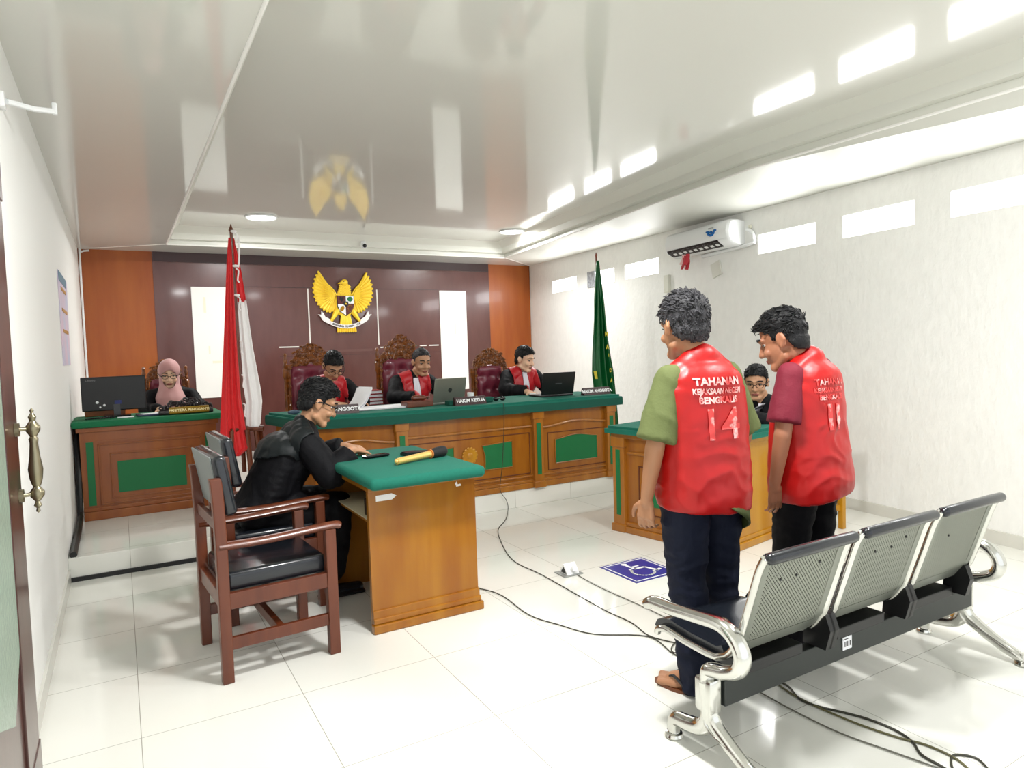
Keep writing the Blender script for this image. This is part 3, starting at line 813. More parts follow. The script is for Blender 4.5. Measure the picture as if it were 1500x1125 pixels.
b = B(); b.ell(ep(585, 277, .078), (.008, .005, .006), n=2); b.build('eye', M_dark, em)
b = B()
for k in range(-3, 4): b.caps(ep(605+k*16, 740, .03), ep(605+k*23, 885, .03), .014, .02)
for k in range(-4, 5): b.caps(ep(612+k*28, 900, .02), ep(616+k*30, 985, .02), .018, .017)
b.build('tail_feathers', M_gold, em, smooth=True)
sh = [(490, 475), (720, 475), (720, 620), (690, 700), (605, 765), (520, 700), (490, 620)]
b = B(); eprism(b, sh, .04, .02, .004); shd = b.build('shield', M_dark, em)
M_shm = mat('shield_maroon', '#6b2a2c', .4)
def sq(name, pts, m, d=.0605, th=.004):
    b = B(); eprism(b, pts, d, th); b.build(name, m, shd)
sq('shield_field', [(496, 482), (602, 482), (602, 590), (496, 590)], M_shm)
sq('shield_field', [(608, 482), (714, 482), (714, 590), (608, 590)], M_white)
sq('shield_field', [(496, 596), (602, 596), (602, 755), (525, 697), (496, 620)], M_white)
sq('shield_field', [(608, 596), (714, 596), (714, 620), (686, 697), (608, 755)], M_shm)
b = B(); b.ell(ep(664, 525, .066), (.04, .004, .036), n=2); b.box(ep(664, 560, .066), (.012, .006, .03)); b.build('tree_mark', M_green, shd)
b = B(); b.prism(oriented([(-.03, .04), (0, .03), (.03, .04), (.028, -.005), (0, -.035), (-.028, -.005)]), ep(550, 530, .066), (1, 0, 0), (0, 0, 1), .003); b.build('bull_mark', M_dark, shd)
b = B(); b.ell(ep(553, 660, .066), (.028, .004, .045), Matrix.Rotation(.5, 3, 'Y'), n=2); b.build('grain_mark', M_golddark, shd)
b = B()
for k in range(12):
    a = 2*PI*k/12; b.ell(ep(660+26*math.cos(a), 655+45*math.sin(a), .066), (.008, .004, .008), n=1)
b.build('chain_mark', M_golddark, shd)
b = B(); eprism(b, [(575, 560), (635, 560), (640, 600), (605, 635), (570, 600)], .066, .004); b.build('centre_shield', M_dark, shd)
b = B(); st = []
for k in range(10):
    a = PI/2+PI*k/5; r = 18 if k % 2 == 0 else 8; st.append((605+r*math.cos(a), 592-r*math.sin(a)))
eprism(b, st, .071, .002); b.build('star_mark', M_gold, shd)
def arc_y(x): return 915-.00125*(x-600)**2
b = B(); N_ = 24
ft = []; 
for i in range(N_+1):
    x = 395+(835-395)*i/N_; y = arc_y(x); ft.append((x, y))
rings = []
for x, y in ft:
    rings.append([ep(x, y-26, .05), ep(x, y+26, .05), ep(x, y+26, .058), ep(x, y-26, .058)])
b.loft(rings)
for sg in (1, -1):
    m_ = (lambda x: x) if sg == 1 else (lambda x: 1200-x)
    eprism(b, [(m_(x), y) for x, y in [(400, 835), (395, 885), (330, 855), (285, 820), (262, 765), (232, 738), (275, 745), (278, 695), (305, 725), (325, 770), (375, 800)]], .035, .012, .003)
rb = b.build('ribbon', M_whiteflag, em)
txt = 'BHINNEKA TUNGGAL IKA'
b = B()
for i, ch in enumerate(txt):
    if ch == ' ': continue
    x = 425+(785-425)*i/(len(txt)-1); y = arc_y(x); s_ = .0025*(x-600)
    lettering(b, ch, .038, mframe(ep(x, y, .059), (1, 0, -(-s_)*-1 if False else .0 + (.0025*(x-600))*1.0*.94*1.0), (-(.0025*(x-600))*.94, 0, 1)), .001, .0012)
b.build('ribbon_lettering', M_dark, rb)

# ------------------------------------------------------------------ flags
def drape(b, levels, pleats, amp, th=.006, n=60, seed=0):
    rings = []
    for li, (z, xa, xb, y) in enumerate(levels):
        P = []
        for i in range(n+1):
            t = i/n; x = xa+(xb-xa)*t
            w_ = min(1, (xb-xa)/.12)
            yy = y+amp*w_*math.sin(t*pleats*2*PI+seed+.5*math.sin(z*2+seed))+.3*amp*w_*math.sin(t*pleats*4.3*PI+seed*2+z)
            P.append((x, yy))
        rings.append([V((x, yy-th/2, z)) for x, yy in P]+[V((x, yy+th/2, z)) for x, yy in reversed(P)])
    b.loft(rings)
def interp(L, k):
    out = []
    for a, c in zip(L, L[1:]):
        for i in range(k):
            t = i/k; out.append(tuple(p+(q-p)*t for p, q in zip(a, c)))
    return out+[L[-1]]
fl = thing('flag_pole', 'dark wooden flagpole on a wooden stand carrying the red and white flag', 'flagpole', (.83, 2.9, PZ))
b = B(); b.cyl((.83, 2.9, .5), (.825, 2.9, 2.42), .017, .012); b.lathe([(.012, 0), (.02, .01), (.012, .03), (.002, .06)], (.825, 2.9, 2.41)); b.build('pole', M_chairw, fl, smooth=True)
b = B()
b.tube([(.74, 2.86, .84), (.83, 2.9, .85), (1.0, 2.94, .84)], .02, smooth=1); b.tube([(.74, 2.97, .84), (.98, 2.84, .84)], .018, smooth=1)
for x, y, x2, y2 in ((.75, 2.86, .72, 2.82), (.86, 2.86, .88, 2.8), (.97, 2.94, 1.0, 2.98), (.93, 2.88, .98, 2.86)): b.cyl((x, y, .84), (x2, y2, PZ), .02, .022, n=8)
b.box((.86, 2.9, .4), (.25, .05, .03)); b.build('stand', M_chairw, fl, smooth=True)
b = B()
for z in (2.4, 2.12, 1.9, 1.55, 1.28, 1.05): b.tube([(.845, 2.885, z), (.86, 2.87, z-.02), (.85, 2.87, z-.09), (.862, 2.87, z-.11)], .006); b.build('tie_cord', M_whiteflag, fl, smooth=True); b = B()
for z in (2.41, 2.14, 1.91): b.ell((.84, 2.88, z), (.024, .02, .012), n=2); b.build('cord_knot', M_whiteflag, fl, smooth=True); b = B()
b.tube([(.845, 2.88, 2.4), (.875, 2.88, 2.36), (.87, 2.88, 2.2), (.86, 2.88, 2.13)], .007); b.build('tie_cord', M_whiteflag, fl, smooth=True)
rf = thing('national_flag', 'red and white flag hanging folded from the pole at the left', 'flag', (.83, 2.88, .7))
b = B(); drape(b, interp([(2.36, .80, .818, 2.88), (2.2, .78, .82, 2.88), (1.6, .73, .822, 2.88), (1.1, .685, .83, 2.87), (.82, .66, .855, 2.86), (.70, .665, .865, 2.83), (.64, .70, .80, 2.83)], 5), 3.2, .012); b.build('red_half', M_redflag, rf, smooth='full')
b = B(); drape(b, interp([(2.36, .835, .845, 2.9), (2.1, .84, .885, 2.9), (1.86, .845, .91, 2.9)], 5), 1.4, .012, seed=1); b.build('red_half', M_redflag, rf, smooth='full')
b = B(); drape(b, interp([(1.87, .845, .91, 2.9), (1.5, .85, .94, 2.9), (1.15, .86, .985, 2.9), (1.06, .87, .99, 2.9), (.88, .86, .97, 2.9), (.85, .87, .95, 2.9)], 5), 1.6, .014, seed=1); b.build('white_half', M_whiteflag, rf, smooth='full')

gp = thing('flag_pole', 'slim red-brown flagpole carrying the green flag', 'flagpole', (4.97, 3.62, PZ))
b = B(); b.cyl((4.97, 3.62, PZ), (4.955, 3.62, 2.48), .014, .011); b.lathe([(.01, 0), (.016, .01), (.003, .05)], (4.955, 3.62, 2.47)); b.cyl((4.97, 3.62, PZ), (4.97, 3.62, PZ+.05), .15, .05); b.build('pole', mat('red_brown_pole', '#7a3a22', .4), gp, smooth=True)
gf = thing('institution_flag', 'dark green flag with yellow lettering hanging in folds at the right', 'flag', (4.97, 3.6, .3))
LG = interp([(2.42, 4.945, 4.975, 3.6), (2.1, 4.92, 5.01, 3.6), (1.7, 4.885, 5.06, 3.59), (1.3, 4.85, 5.11, 3.58), (1.1, 4.835, 5.14, 3.57), (.7, 4.88, 5.18, 3.57), (.3, 4.9, 5.22, 3.57)], 6)
b = B(); drape(b, LG, 3.4, .035); go_ = b.build('green_cloth', M_greenflag, gf, smooth='full')
b = B(); drape(b, [(1.12, 4.83, 4.87, 3.555), (1.03, 4.85, 4.885, 3.555)], 1, .01, n=12); b.build('yellow_fringe', M_yellowtx, gf)
b = B()
for ch, x, z, s_ in (('M', 5.01, 1.55, .07), ('A', 5.02, 1.4, .07), ('I', 5.035, 1.3, .05), ('D', 5.06, 1.12, .06), ('A', 5.07, 1.0, .06)):
    lettering(b, ch, s_, mframe((x, 3.528, z), (1, .2, 0), (0, 0, 1)), .002, .002)
b.build('yellow_lettering', M_yellowtx, gf)

# ------------------------------------------------------------------ wall fittings
ac = thing('air_conditioner', 'white split air conditioner high on the right wall', 'air conditioner', wr(2.85, 2.45, .1))
def wl(t, d, z): return wr(t, z, d)
b = B(); rings = []
for t in (2.385, 2.41, 3.38, 3.4):
    s_ = .9 if t in (2.385, 3.4) else 1
    prof = [(0, 2.36), (.0, 2.6), (.1, 2.615), (.17, 2.605), (.2, 2.575), (.215, 2.5), (.21, 2.44), (.19, 2.405), (.13, 2.37), (.06, 2.35)]
    rings.append([wl(t, d*s_, 2.48+(z-2.48)*s_) for d, z in prof])
b.loft(rings); b.build('casing', M_whitepl, ac, smooth=True)
b = B(); rings = []
for t in (2.54, 3.36): rings.append([wl(t, .205, 2.425), wl(t, .198, 2.4), wl(t, .12, 2.362), wl(t, .125, 2.38)])
b.loft(rings); b.build('air_outlet', M_dark, ac)
b = B()
for k in range(9): t = 2.56+k*.085; b.poly([wl(t, .2, 2.405), wl(t+.05, .2, 2.405), wl(t+.05, .15, 2.372), wl(t, .15, 2.372)], [(0, 1, 2, 3)])
q = [wl(2.42, .207, 2.428), wl(3.38, .207, 2.428), wl(3.38, .2, 2.424), wl(2.42, .2, 2.424)]; b.poly(q, [(0, 1, 2, 3)])
b.build('louvre', M_whitepl, ac)
b = B(); Mw = mframe(wl(2.62, .2165, 2.505), -wd, (0, 0, 1))
for k in range(7):
    a = PI+PI*k/6; c = Mw@V((.045*math.cos(a), .034*math.sin(a)+.01, 0)); b.ell(c, (.013, .013, .013), n=2)
for sx in (-1, 1): b.ell(Mw@V((sx*.055, .016, 0)), (.007, .024, .012), n=2)
b.ell(Mw@V((0, .004, 0)), (.02, .02, .014), n=2); b.build('blue_logo', mat('blue_logo_paint', '#1f78c8', .4), ac)
b = B(); lettering(b, 'INVERTER', .018, mframe(wl(2.62, .217, 2.55), -wd, (0, 0, 1)), .0008); b.build('small_lettering', mat('grey_print', '#9a9a9a', .5), ac)
b = B(); b.poly([wl(2.3, .0, 2.34), wl(3.0, .0, 2.31), wl(3.0, .015, 2.31), wl(2.3, .015, 2.34)], [(0, 1, 2, 3)])
b.tube([wl(2.33, .03, 2.5), wl(2.26, .02, 2.46), wl(2.24, .02, 2.4), wl(2.3, .02, 2.35), wl(3.0, .02, 2.33)], .018); tag(b.build('pipe_trunking', M_whitepl, smooth=True), 'white pipe trunking under the air conditioner', 'trunking')
b = B(); rnd = random.Random(3)
for k in range(7):
    x = wl(3.06+rnd.uniform(-.05, .05), .19+rnd.uniform(-.01, .01), 2.36-rnd.uniform(0, .03)); y2 = x+V((rnd.uniform(-.03, .03), rnd.uniform(-.03, .03), -rnd.uniform(.07, .15)))
    b.mi = 0 if k < 5 else 1; b.tube([x, (x+y2)/2+V((.02, 0, .01)), y2], .02, n=6, flat=(1, .25))
tag(b.build('cloth_tuft', [mat('red_print_cloth', '#cf3a44', .6), mat('pale_pink_cloth', '#eec4c0', .6)]), 'small red and pink cloth tuft hanging under the air conditioner', 'cloth')
def wpanel(name, t, z, w_, h_, d, m, label, cat, rot=0, bev=.004):
    R = Matrix((wd, wn, V((0, 0, 1)))).transposed()@Matrix.Rotation(rot, 3, 'Y')
    b = B(); b.box(wr(t, z, d/2), (w_, d, h_), R=R, bev=bev); o = b.build(name, m); tag(o, label, cat); return o
wpanel('wall_speaker', 2.79, 2.17, .14, .15, .02, mat('pale_box', '#dcdcd2', .5), 'pale square plate on the right wall below the air conditioner', 'plate', .25)
o = wpanel('notice_paper', 5.37, 2.33, .2, .22, .01, mat('grey_printed_paper', '#b9bcc2', .5, var=.5, vscale=30), 'small grey printed sheet beside the green flagpole top', 'notice')
wpanel('switch_box', 3.62, 2.1, .09, .2, .04, mat('offwhite_box', '#d9d9cc', .5), 'narrow offwhite switch box on the wall behind the grey haired man', 'switch box')
wpanel('round_wall_fitting', 2.3, 2.52, .04, .04, .02, mat('cream_box', '#dad7c6', .5), 'small round cap on the wall right of the air conditioner', 'cap', 0, .012)
# cctv
cc = thing('security_camera', 'small white dome camera with black lens in the ceiling cove', 'camera', (2.87, 5.93, 2.82))
b = B(); b.box((2.87, 5.9, 2.86), (.06, .06, .05), bev=.01); b.cyl((2.87, 5.9, 2.83), (2.87, 5.84, 2.82), .035); b.build('housing', M_whitepl, cc, smooth=True)
b = B(); b.ell((2.87, 5.83, 2.818), (.026, .02, .026)); b.build('lens', M_blackpl2, cc, smooth=True)
# poster on the left wall
ps = thing('wall_poster', 'tall narrow pastel poster on the left wall', 'poster', (XL+.01, 3.5, 1.75))
b = B(); b.poly([(XL+.006, 3.05, 1.4), (XL+.006, 3.85, 1.4), (XL+.006, 4.05, 2.1), (XL+.006, 3.05, 2.1)], [(0, 1, 2, 3)]); b.box((XL+.004, 3.45, 1.75), (.006, .8, .7)); b.build('sheet', mat('pastel_poster', '#c9cbe0', .6, var=.2, vscale=4, col2='#e0c6d6'), ps)
b = B(); b.box((XL+.009, 3.45, 2.06), (.003, .8, .07)); b.build('blue_header', mat('poster_blue', '#7fa0b4', .6), ps)
b = B()
for z in (1.98, 1.82, 1.66): b.box((XL+.009, 3.5, z), (.003, .55, .025))
b.build('orange_band', mat('poster_orange', '#d9a35c', .6), ps)
b = B(); b.tube([(XL+.02, .5, 2.47), (XL+.10, .62, 2.49), (XL+.17, .72, 2.52)], .012, smooth=1); b.box((XL+.17, .72, 2.53), (.02, .03, .05), bev=.004); b.box((XL+.01, .48, 2.465), (.02, .06, .06), bev=.004)
tag(b.build('wall_rod', M_whitepl, smooth=True), 'short white rod bracket high on the left wall', 'rod')

# ------------------------------------------------------------------ things on the judges' bench
ZB = .945
def nameplate(x, y, w_, label, txt, rz=0):
    t = thing('name_plate', label, 'name plate', (x, y, ZB), rz, local=True)
    b = B(); b.prism([(-.03, 0), (.03, 0), (.012, .07), (-.004, .07)], (-w_/2, 0, 0), (0, 1, 0), (0, 0, 1), w_); b.build('block', mat('dark_maroon_plate', '#3d1f20', .4), t)
    b = B(); lettering(b, txt, .042, mframe((0, -.0215, .036), (1, 0, 0), (0, .35, 1)), .001, .0015); b.build('lettering', M_white, t)
nameplate(2.63, 2.42, .3, 'dark name plate reading HAKIM KETUA on the bench in front of the silver laptop', 'HAKIM KETUA')
nameplate(4.02, 2.45, .32, 'dark name plate reading HAKIM ANGGOTA at the right end of the bench', 'HAKIM ANGGOTA')
nameplate(1.5, 2.5, .32, 'dark name plate reading HAKIM ANGGOTA in front of the left judge', 'HAKIM ANGGOTA', -.1)
def laptop(x, y, w_, h_, rz, m, label, tilt=.25):
    t = thing('laptop', label, 'laptop', (x, y, ZB), rz, local=True)
    b = B(); b.box((0, .12, .01), (w_, .24, .018), bev=.004); b.build('base', m, t)
    b = B(); b.box((0, .0-h_*.5*math.sin(tilt), .02+h_/2*math.cos(tilt)), (w_, .008, h_), R=Matrix.Rotation(tilt, 3, 'X'), bev=.003); l = b.build('lid', m, t)
    return t, l, tilt
t, l, tl = laptop(2.52, 2.62, .32, .22, .1, M_silver, 'silver laptop with round dark logo in front of the middle judge')
ctr = V((0, -.11*math.sin(tl), .02+.11*math.cos(tl))); nn_ = V((0, -math.cos(tl), -math.sin(tl)))
b = B(); b.cyl(ctr+nn_*.003, ctr+nn_*.0052, .02, n=24); b.build('logo', M_darkgrey, l)
t, l, tl = laptop(3.64, 2.56, .36, .22, -.05, M_blackpl, 'black laptop in front of the right judge')
b = B(); b.box(ctr+nn_*.0045, (.07, .0012, .01), R=Matrix.Rotation(tl, 3, 'X')); b.build('logo', mat('dim_grey_print', '#55585c', .5), l)
gv = thing('gavel', 'brown wooden gavel lying on its block by the middle judge', 'gavel', (2.25, 2.6, ZB))
b = B(); b.caps((2.19, 2.62, ZB+.073), (2.27, 2.6, ZB+.073), .022); b.cyl((2.23, 2.61, ZB+.073), (2.34, 2.65, ZB+.073), .008); b.build('hammer', M_chairw, gv, smooth=True)
b = B(); b.box((2.22, 2.62, ZB+.025), (.24, .16, .05), bev=.006); tag(b.build('gavel_block', M_chairw), 'flat brown wooden block under the gavel', 'gavel block')
b = B(); b.box((2.52, 2.5, ZB+.02), (.14, .1, .04), bev=.006); tag(b.build('green_box', M_greenskirt), 'small dark green box at the foot of the silver laptop', 'box')
b = B(); b.box((2.85, 2.5, ZB+.025), (.08, .07, .05), bev=.01); tag(b.build('green_case', M_greenskirt), 'small dark green case right of the middle name plate', 'case')
sg_ = thing('sunglasses', 'dark sunglasses lying on the bench right of the middle name plate', 'sunglasses', (2.98, 2.52, ZB))
for dx in (-.035, .035):
    b = B(); b.ell((2.98+dx, 2.52, ZB+.022), (.03, .012, .02), n=2); b.build('lens', M_blackpl2, sg_, smooth=True)
b = B(); b.tube([(2.92, 2.53, ZB+.03), (2.91, 2.6, ZB+.02)], .004, smooth=1); b.tube([(3.04, 2.53, ZB+.03), (3.05, 2.6, ZB+.02)], .004, smooth=1); b.tube([(2.96, 2.52, ZB+.028), (3.0, 2.52, ZB+.028)], .004, smooth=1); b.build('frame', M_blackpl2, sg_)
b = B(); b.ell((3.55, 2.86, ZB+.012), (.03, .05, .016), n=3); tag(b.build('computer_mouse', M_whitepl, smooth=True), 'white computer mouse under the hand of the right judge', 'computer mouse')
b = B(); b.lathe([(.0, 0), (.025, 0), (.03, .06), (.032, .09), (.028, .088), (.024, .01)], (2.74, 2.62, ZB), n=20); tag(b.build('white_cup', M_whitepl, smooth=True), 'small white cup between the silver laptop and the name plate', 'cup')
rnd = random.Random(5)
def papers(name, x, y, w_, d_, n, label, rz=0, curl=.0, cat='papers'):
    b = B()
    for k in range(n):
        R = rz+rnd.uniform(-.12, .12)
        rows = []
        for i in range(9):
            u = -.5+i/8; z = ZB+.003+k*.004+curl*max(0, u+.1)**2
            c, s_ = math.cos(R), math.sin(R)
            rows.append([V((x+u*w_*c-v*d_*s_, y+u*w_*s_+v*d_*c, z+dz)) for v, dz in ((-.5, 0), (.5, 0), (.5, .0025), (-.5, .0025))])
        b.loft(rows)
    tag(b.build(name, M_paper), label, cat)
papers('paper_sheaf', 1.92, 2.72, .5, .3, 3, 'flat white sheets spread on the bench between the left and middle judges')
papers('paper_booklet', 1.72, 2.82, .26, .2, 5, 'curled white papers in the hands of the left judge', .3, .45)
b = B(); b.ell((1.2, 2.72, ZB+.02), (.05, .03, .018), n=2); tag(b.build('folded_cloth', mat('blue_grey_cloth', '#41566a', .7)), 'small blue-grey cloth at the left end of the bench', 'cloth')
# red books on a small table behind
bt = thing('low_cabinet', 'dark low cabinet behind the bench between the left and middle judges', 'cabinet', (2.07, 3.6, PZ))
b = B(); b.box((2.07, 3.62, .52), (.26, .3, .73), bev=.005); b.build('body', M_browndark, bt)
b = B(); b.box((2.07, 3.62, .9), (.28, .34, .03), bev=.005); b.build('cabinet_top', M_browndark, bt)
for k in range(4):
    t = thing('red_book', ['bottom', 'second from bottom', 'third from bottom', 'top'][k]+' red book of the stack between the left and middle judges', 'book', (2.08, 3.6, .915+k*.035), rnd.uniform(-.1, .1), 'stacked red books', local=True)
    b = B(); b.box((0, 0, .003), (.28, .2, .005)); b.box((0, 0, .031), (.28, .2, .005)); b.box((-.138, 0, .017), (.005, .2, .03)); b.build('cover', M_redbook, t)
    b = B(); b.box((0.003, 0, .017), (.268, .19, .023)); b.build('pages', M_paper, t)

# ------------------------------------------------------------------ things on the clerk's desk
ZK = .953
mo = thing('monitor', 'large black computer monitor seen from behind on the clerk desk', 'monitor', (-.04, 3.72, ZK))
b = B(); b.box((-.045, 3.74, 1.15), (.47, .03, .285), bev=.008); b.box((-.04, 3.76, 1.13), (.25, .03, .15), bev=.01); b.build('screen_back', M_blackpl, mo)
b = B(); b.box((-.03, 3.735, 1.0), (.05, .03, .12)); b.box((-.03, 3.76, ZK+.008), (.2, .16, .014), bev=.004); b.build('stand', M_blackpl2, mo)
b = B(); lettering(b, 'Lenovo', .024, mframe((-.21, 3.7235, 1.265), (1, 0, 0), (0, 0, 1)), .0008); b.build('lettering', mat('grey_print', '#9a9a9a', .5), mo)
b = B()
for x, z, r in ((-.17, 1.08, .012), (-.12, 1.055, .01), (-.15, 1.04, .008)): b.ell((x, 3.722, z), (r, .004, r), n=2)
b.build('port_plug', M_whitepl, mo)
b = B(); b.box((-.02, 3.721, 1.075), (.05, .004, .03)); b.build('video_plug', mat('blue_plug', '#26307a', .5), mo)
b = B(); b.box((-.12, 3.93, ZK+.028), (.3, .1, .055), bev=.005); tag(b.build('wooden_tray', M_orange), 'orange-brown wooden tray behind the monitor foot', 'tray')
b = B()
for k in range(6): b.tube([(-.25+.02*k, 3.55+.01*k, ZK+.006), (-.2+.03*k, 3.6, ZK+.01), (-.16+.02*k, 3.54, ZK+.006)], .005)
tag(b.build('cable_tangle', M_blackpl), 'small tangle of black cables on the clerk desk', 'cables')
b = B(); b.box((.03, 3.55, ZK+.004), (.12, .06, .006)); tag(b.build('paper_slip', M_paper), 'white paper slip on the clerk desk by the monitor foot', 'paper')
b = B(); b.box((.24, 3.62, ZK+.008), (.26, .2, .012), rz=.1, bev=.003); tag(b.build('blue_folder', mat('dark_blue_folder', '#1b2a52', .4)), 'dark blue folder on the clerk desk', 'folder')
b = B(); b.box((.22, 3.6, ZK+.016), (.15, .1, .004), rz=.2); tag(b.build('white_note', M_paper), 'white note lying on the dark blue folder', 'paper')
pl = thing('carved_name_plate', 'carved dark wooden name plate with gold PANITERA PENGGANTI lettering', 'name plate', (.5, 3.5, ZK))
b = B(); b.box((.48, 3.53, ZK+.02), (.42, .07, .04), bev=.01)
rnd = random.Random(11)
for k in range(26):
    u = k/25; x = .29+.38*u; h = .045+.055*math.sin(PI*min(1, u*1.0))
    scroll(b, V((x, 3.54-.01*rnd.random(), ZK+.02+h*rnd.uniform(.5, 1))), .022, 1.1, rnd.uniform(0, 6), 1 if u < .5 else -1, V((0, 0, 1)), V((1, 0, 0)), .009)
b.build('carving', mat('dark_carving', '#2a2024', .35, coat=.3), pl, smooth=True)
b = B(); b.box((.5, 3.49, ZK+.036), (.31, .016, .058), bev=.01); b.build('gold_plaque', mat('plaque_gold', '#a8842c', .4, .3), pl)
b = B(); lettering(b, 'PANITERA PENGGANTI', .03, mframe((.5, 3.481, ZK+.036), (1, 0, 0), (0, 0, 1)), .001, .001); b.build('lettering', mat('gold_letter', '#fff0b4', .4), pl)

# ------------------------------------------------------------------ waiting bench
def perf():
    m = mat('perforated_steel', '#a9aca0', .42, .55, var=.08, vscale=8)
    N = m.node_tree.nodes; L = m.node_tree.links; b = N['Principled BSDF']
    tc = N.new('ShaderNodeTexCoord'); sp = N.new('ShaderNodeSeparateXYZ'); L.new(tc.outputs['Object'], sp.inputs[0])
    def mth(op, a, c=None):
        n = N.new('ShaderNodeMath'); n.operation = op
        for i, q in enumerate((a, c)):
            if q is None: continue
            if isinstance(q, (int, float)): n.inputs[i].default_value = q
            else: L.new(q, n.inputs[i])
        return n.outputs[0]
    p = .0135
    X = sp.outputs[0]; Z = sp.outputs[2]
    u = mth('DIVIDE', mth('ADD', X, Z), p); v = mth('DIVIDE', mth('SUBTRACT', X, Z), p)
    fu = mth('SUBTRACT', mth('FRACT', u), .5); fv = mth('SUBTRACT', mth('FRACT', v), .5)
    d = mth('SQRT', mth('ADD', mth('MULTIPLY', fu, fu), mth('MULTIPLY', fv, fv)))
    a = mth('GREATER_THAN', d, .27)
    L.new(a, b.inputs['Alpha'])
    return m
M_perf = perf()
wb = thing('waiting_bench', 'chrome three-seat waiting bench with perforated steel backs in the foreground', 'bench', (2.5, -1.27, 0))
b = B(); b.box((2.5, -1.27, .24), (1.58, .045, .09), bev=.004); b.build('beam', M_darkgrey, wb)
b = B(); b.box((2.37, -1.2955, .255), (.055, .002, .05)); b.build('barcode_label', M_paper, wb)
b = B()
for k in range(5): b.box((2.355+.008*k, -1.297, .252), (.002 if k % 2 else .004, .001, .02))
b.box((2.36, -1.297, .272), (.03, .001, .003)); b.build('label_print', M_dark, wb)
def bpt(s_):   # back profile
    P = [(-1.455, .745), (-1.43, .70), (-1.385, .56), (-1.345, .44), (-1.30, .375), (-1.24, .345), (-1.1, .35), (-1.0, .362), (-.957, .35), (-.95, .33)]
    t = s_*(len(P)-1); i = min(int(t), len(P)-2); f = t-i
    return (P[i][0]+(P[i+1][0]-P[i][0])*f, P[i][1]+(P[i+1][1]-P[i][1])*f)
def sheet(b, x0, x1, s0, s1, off, th, n=24, nx=2):
    rings = []
    for i in range(n+1):
        s_ = s0+(s1-s0)*i/n; y, z = bpt(s_); y2, z2 = bpt(min(1, s_+.01)); y1, z1 = bpt(max(0, s_-.01))
        t = V((0, y2-y1, z2-z1)).normalized(); nn = V((0, -t.z, t.y))  # towards the rear/under side is -nn
        rings.append([V((x0, y, z))+nn*off, V((x1, y, z))+nn*off, V((x1, y, z))+nn*(off+th), V((x0, y, z))+nn*(off+th)])
    b.loft(rings)
for i in range(3):
    x0 = 1.72+.5*i; x1 = x0+.44
    b = B(); rings = []
    for x in (x0, x0+.03): pass
    sheet(b, x0+.01, x0+.045, .02, 1, -.003, .003); sheet(b, x1-.045, x1-.01, .02, 1, -.003, .003); sheet(b, x0+.04, x1-.04, .36, .56, -.003, .003); sheet(b, x0+.04, x1-.04, .02, .07, -.003, .003)
    b.build('steel_border', M_silver, wb, smooth=True)
    b = B(); sheet(b, x0+.04, x1-.04, .06, .38, -.002, .0015); sheet(b, x0+.04, x1-.04, .55, .98, -.002, .0015); b.build('perforated_panel', M_perf, wb, smooth=True)
    for xx in (x0, x1):
        b = B(); b.tube([(xx, *bpt(k/24)) for k in range(25)], .013, n=10, smooth=1, flat=(1, 1)); b.build('side_frame', M_chrome, wb, smooth=True)
    b = B(); b.caps((x0+.02, -1.462, .742), (x1+.0, -1.462, .742), .02, n=14); sheet(b, x0+.02, x1-.02, .0, .05, -.012, .03); b.build('top_roll', M_blacklea, wb, smooth=True)
    b = B(); sheet(b, x0+.015, x1-.015, .5, .97, .002, .03); b.build('seat_pad', M_blacklea, wb, smooth=True)
    b = B(); sheet(b, x0+.02, x1-.02, .02, .42, .002, .02); b.build('back_pad', M_blacklea, wb, smooth=True)
    b = B()
    for xx in (x0-.02, x1+.02) if i == 1 else ((x1+.02,) if i == 0 else (x0-.02, x1-.03)):
        q = [(-.035, -.075), (.06, -.075), (.05, .02), (.0, .06), (-.035, .055), (-.055, 0)]
        b.prism(oriented(q), (xx-.018, -1.315, .372), (0, 1, 0), (0, 0, 1), .036, bev=.004)
    b.box(((x0+x1)/2, -1.25, .31), (.3, .12, .04), bev=.004); b.build('bracket', M_blackpl, wb)
b = B(); rnd = random.Random(2)
for i, pts in enumerate([[(.12, .6), (.2, .6), (.31, .62)], [(.14, .6), (.24, .6), (.32, .62)], [(.15, .58)]]):
    for px, pz in pts:
        s_ = (.745-pz)/.37*.4; y, z = bpt(s_); b.ell((1.72+.5*i+px, y-.004, z), (.006, .003, .006), n=1)
b.build('rivet', M_blackpl, wb)
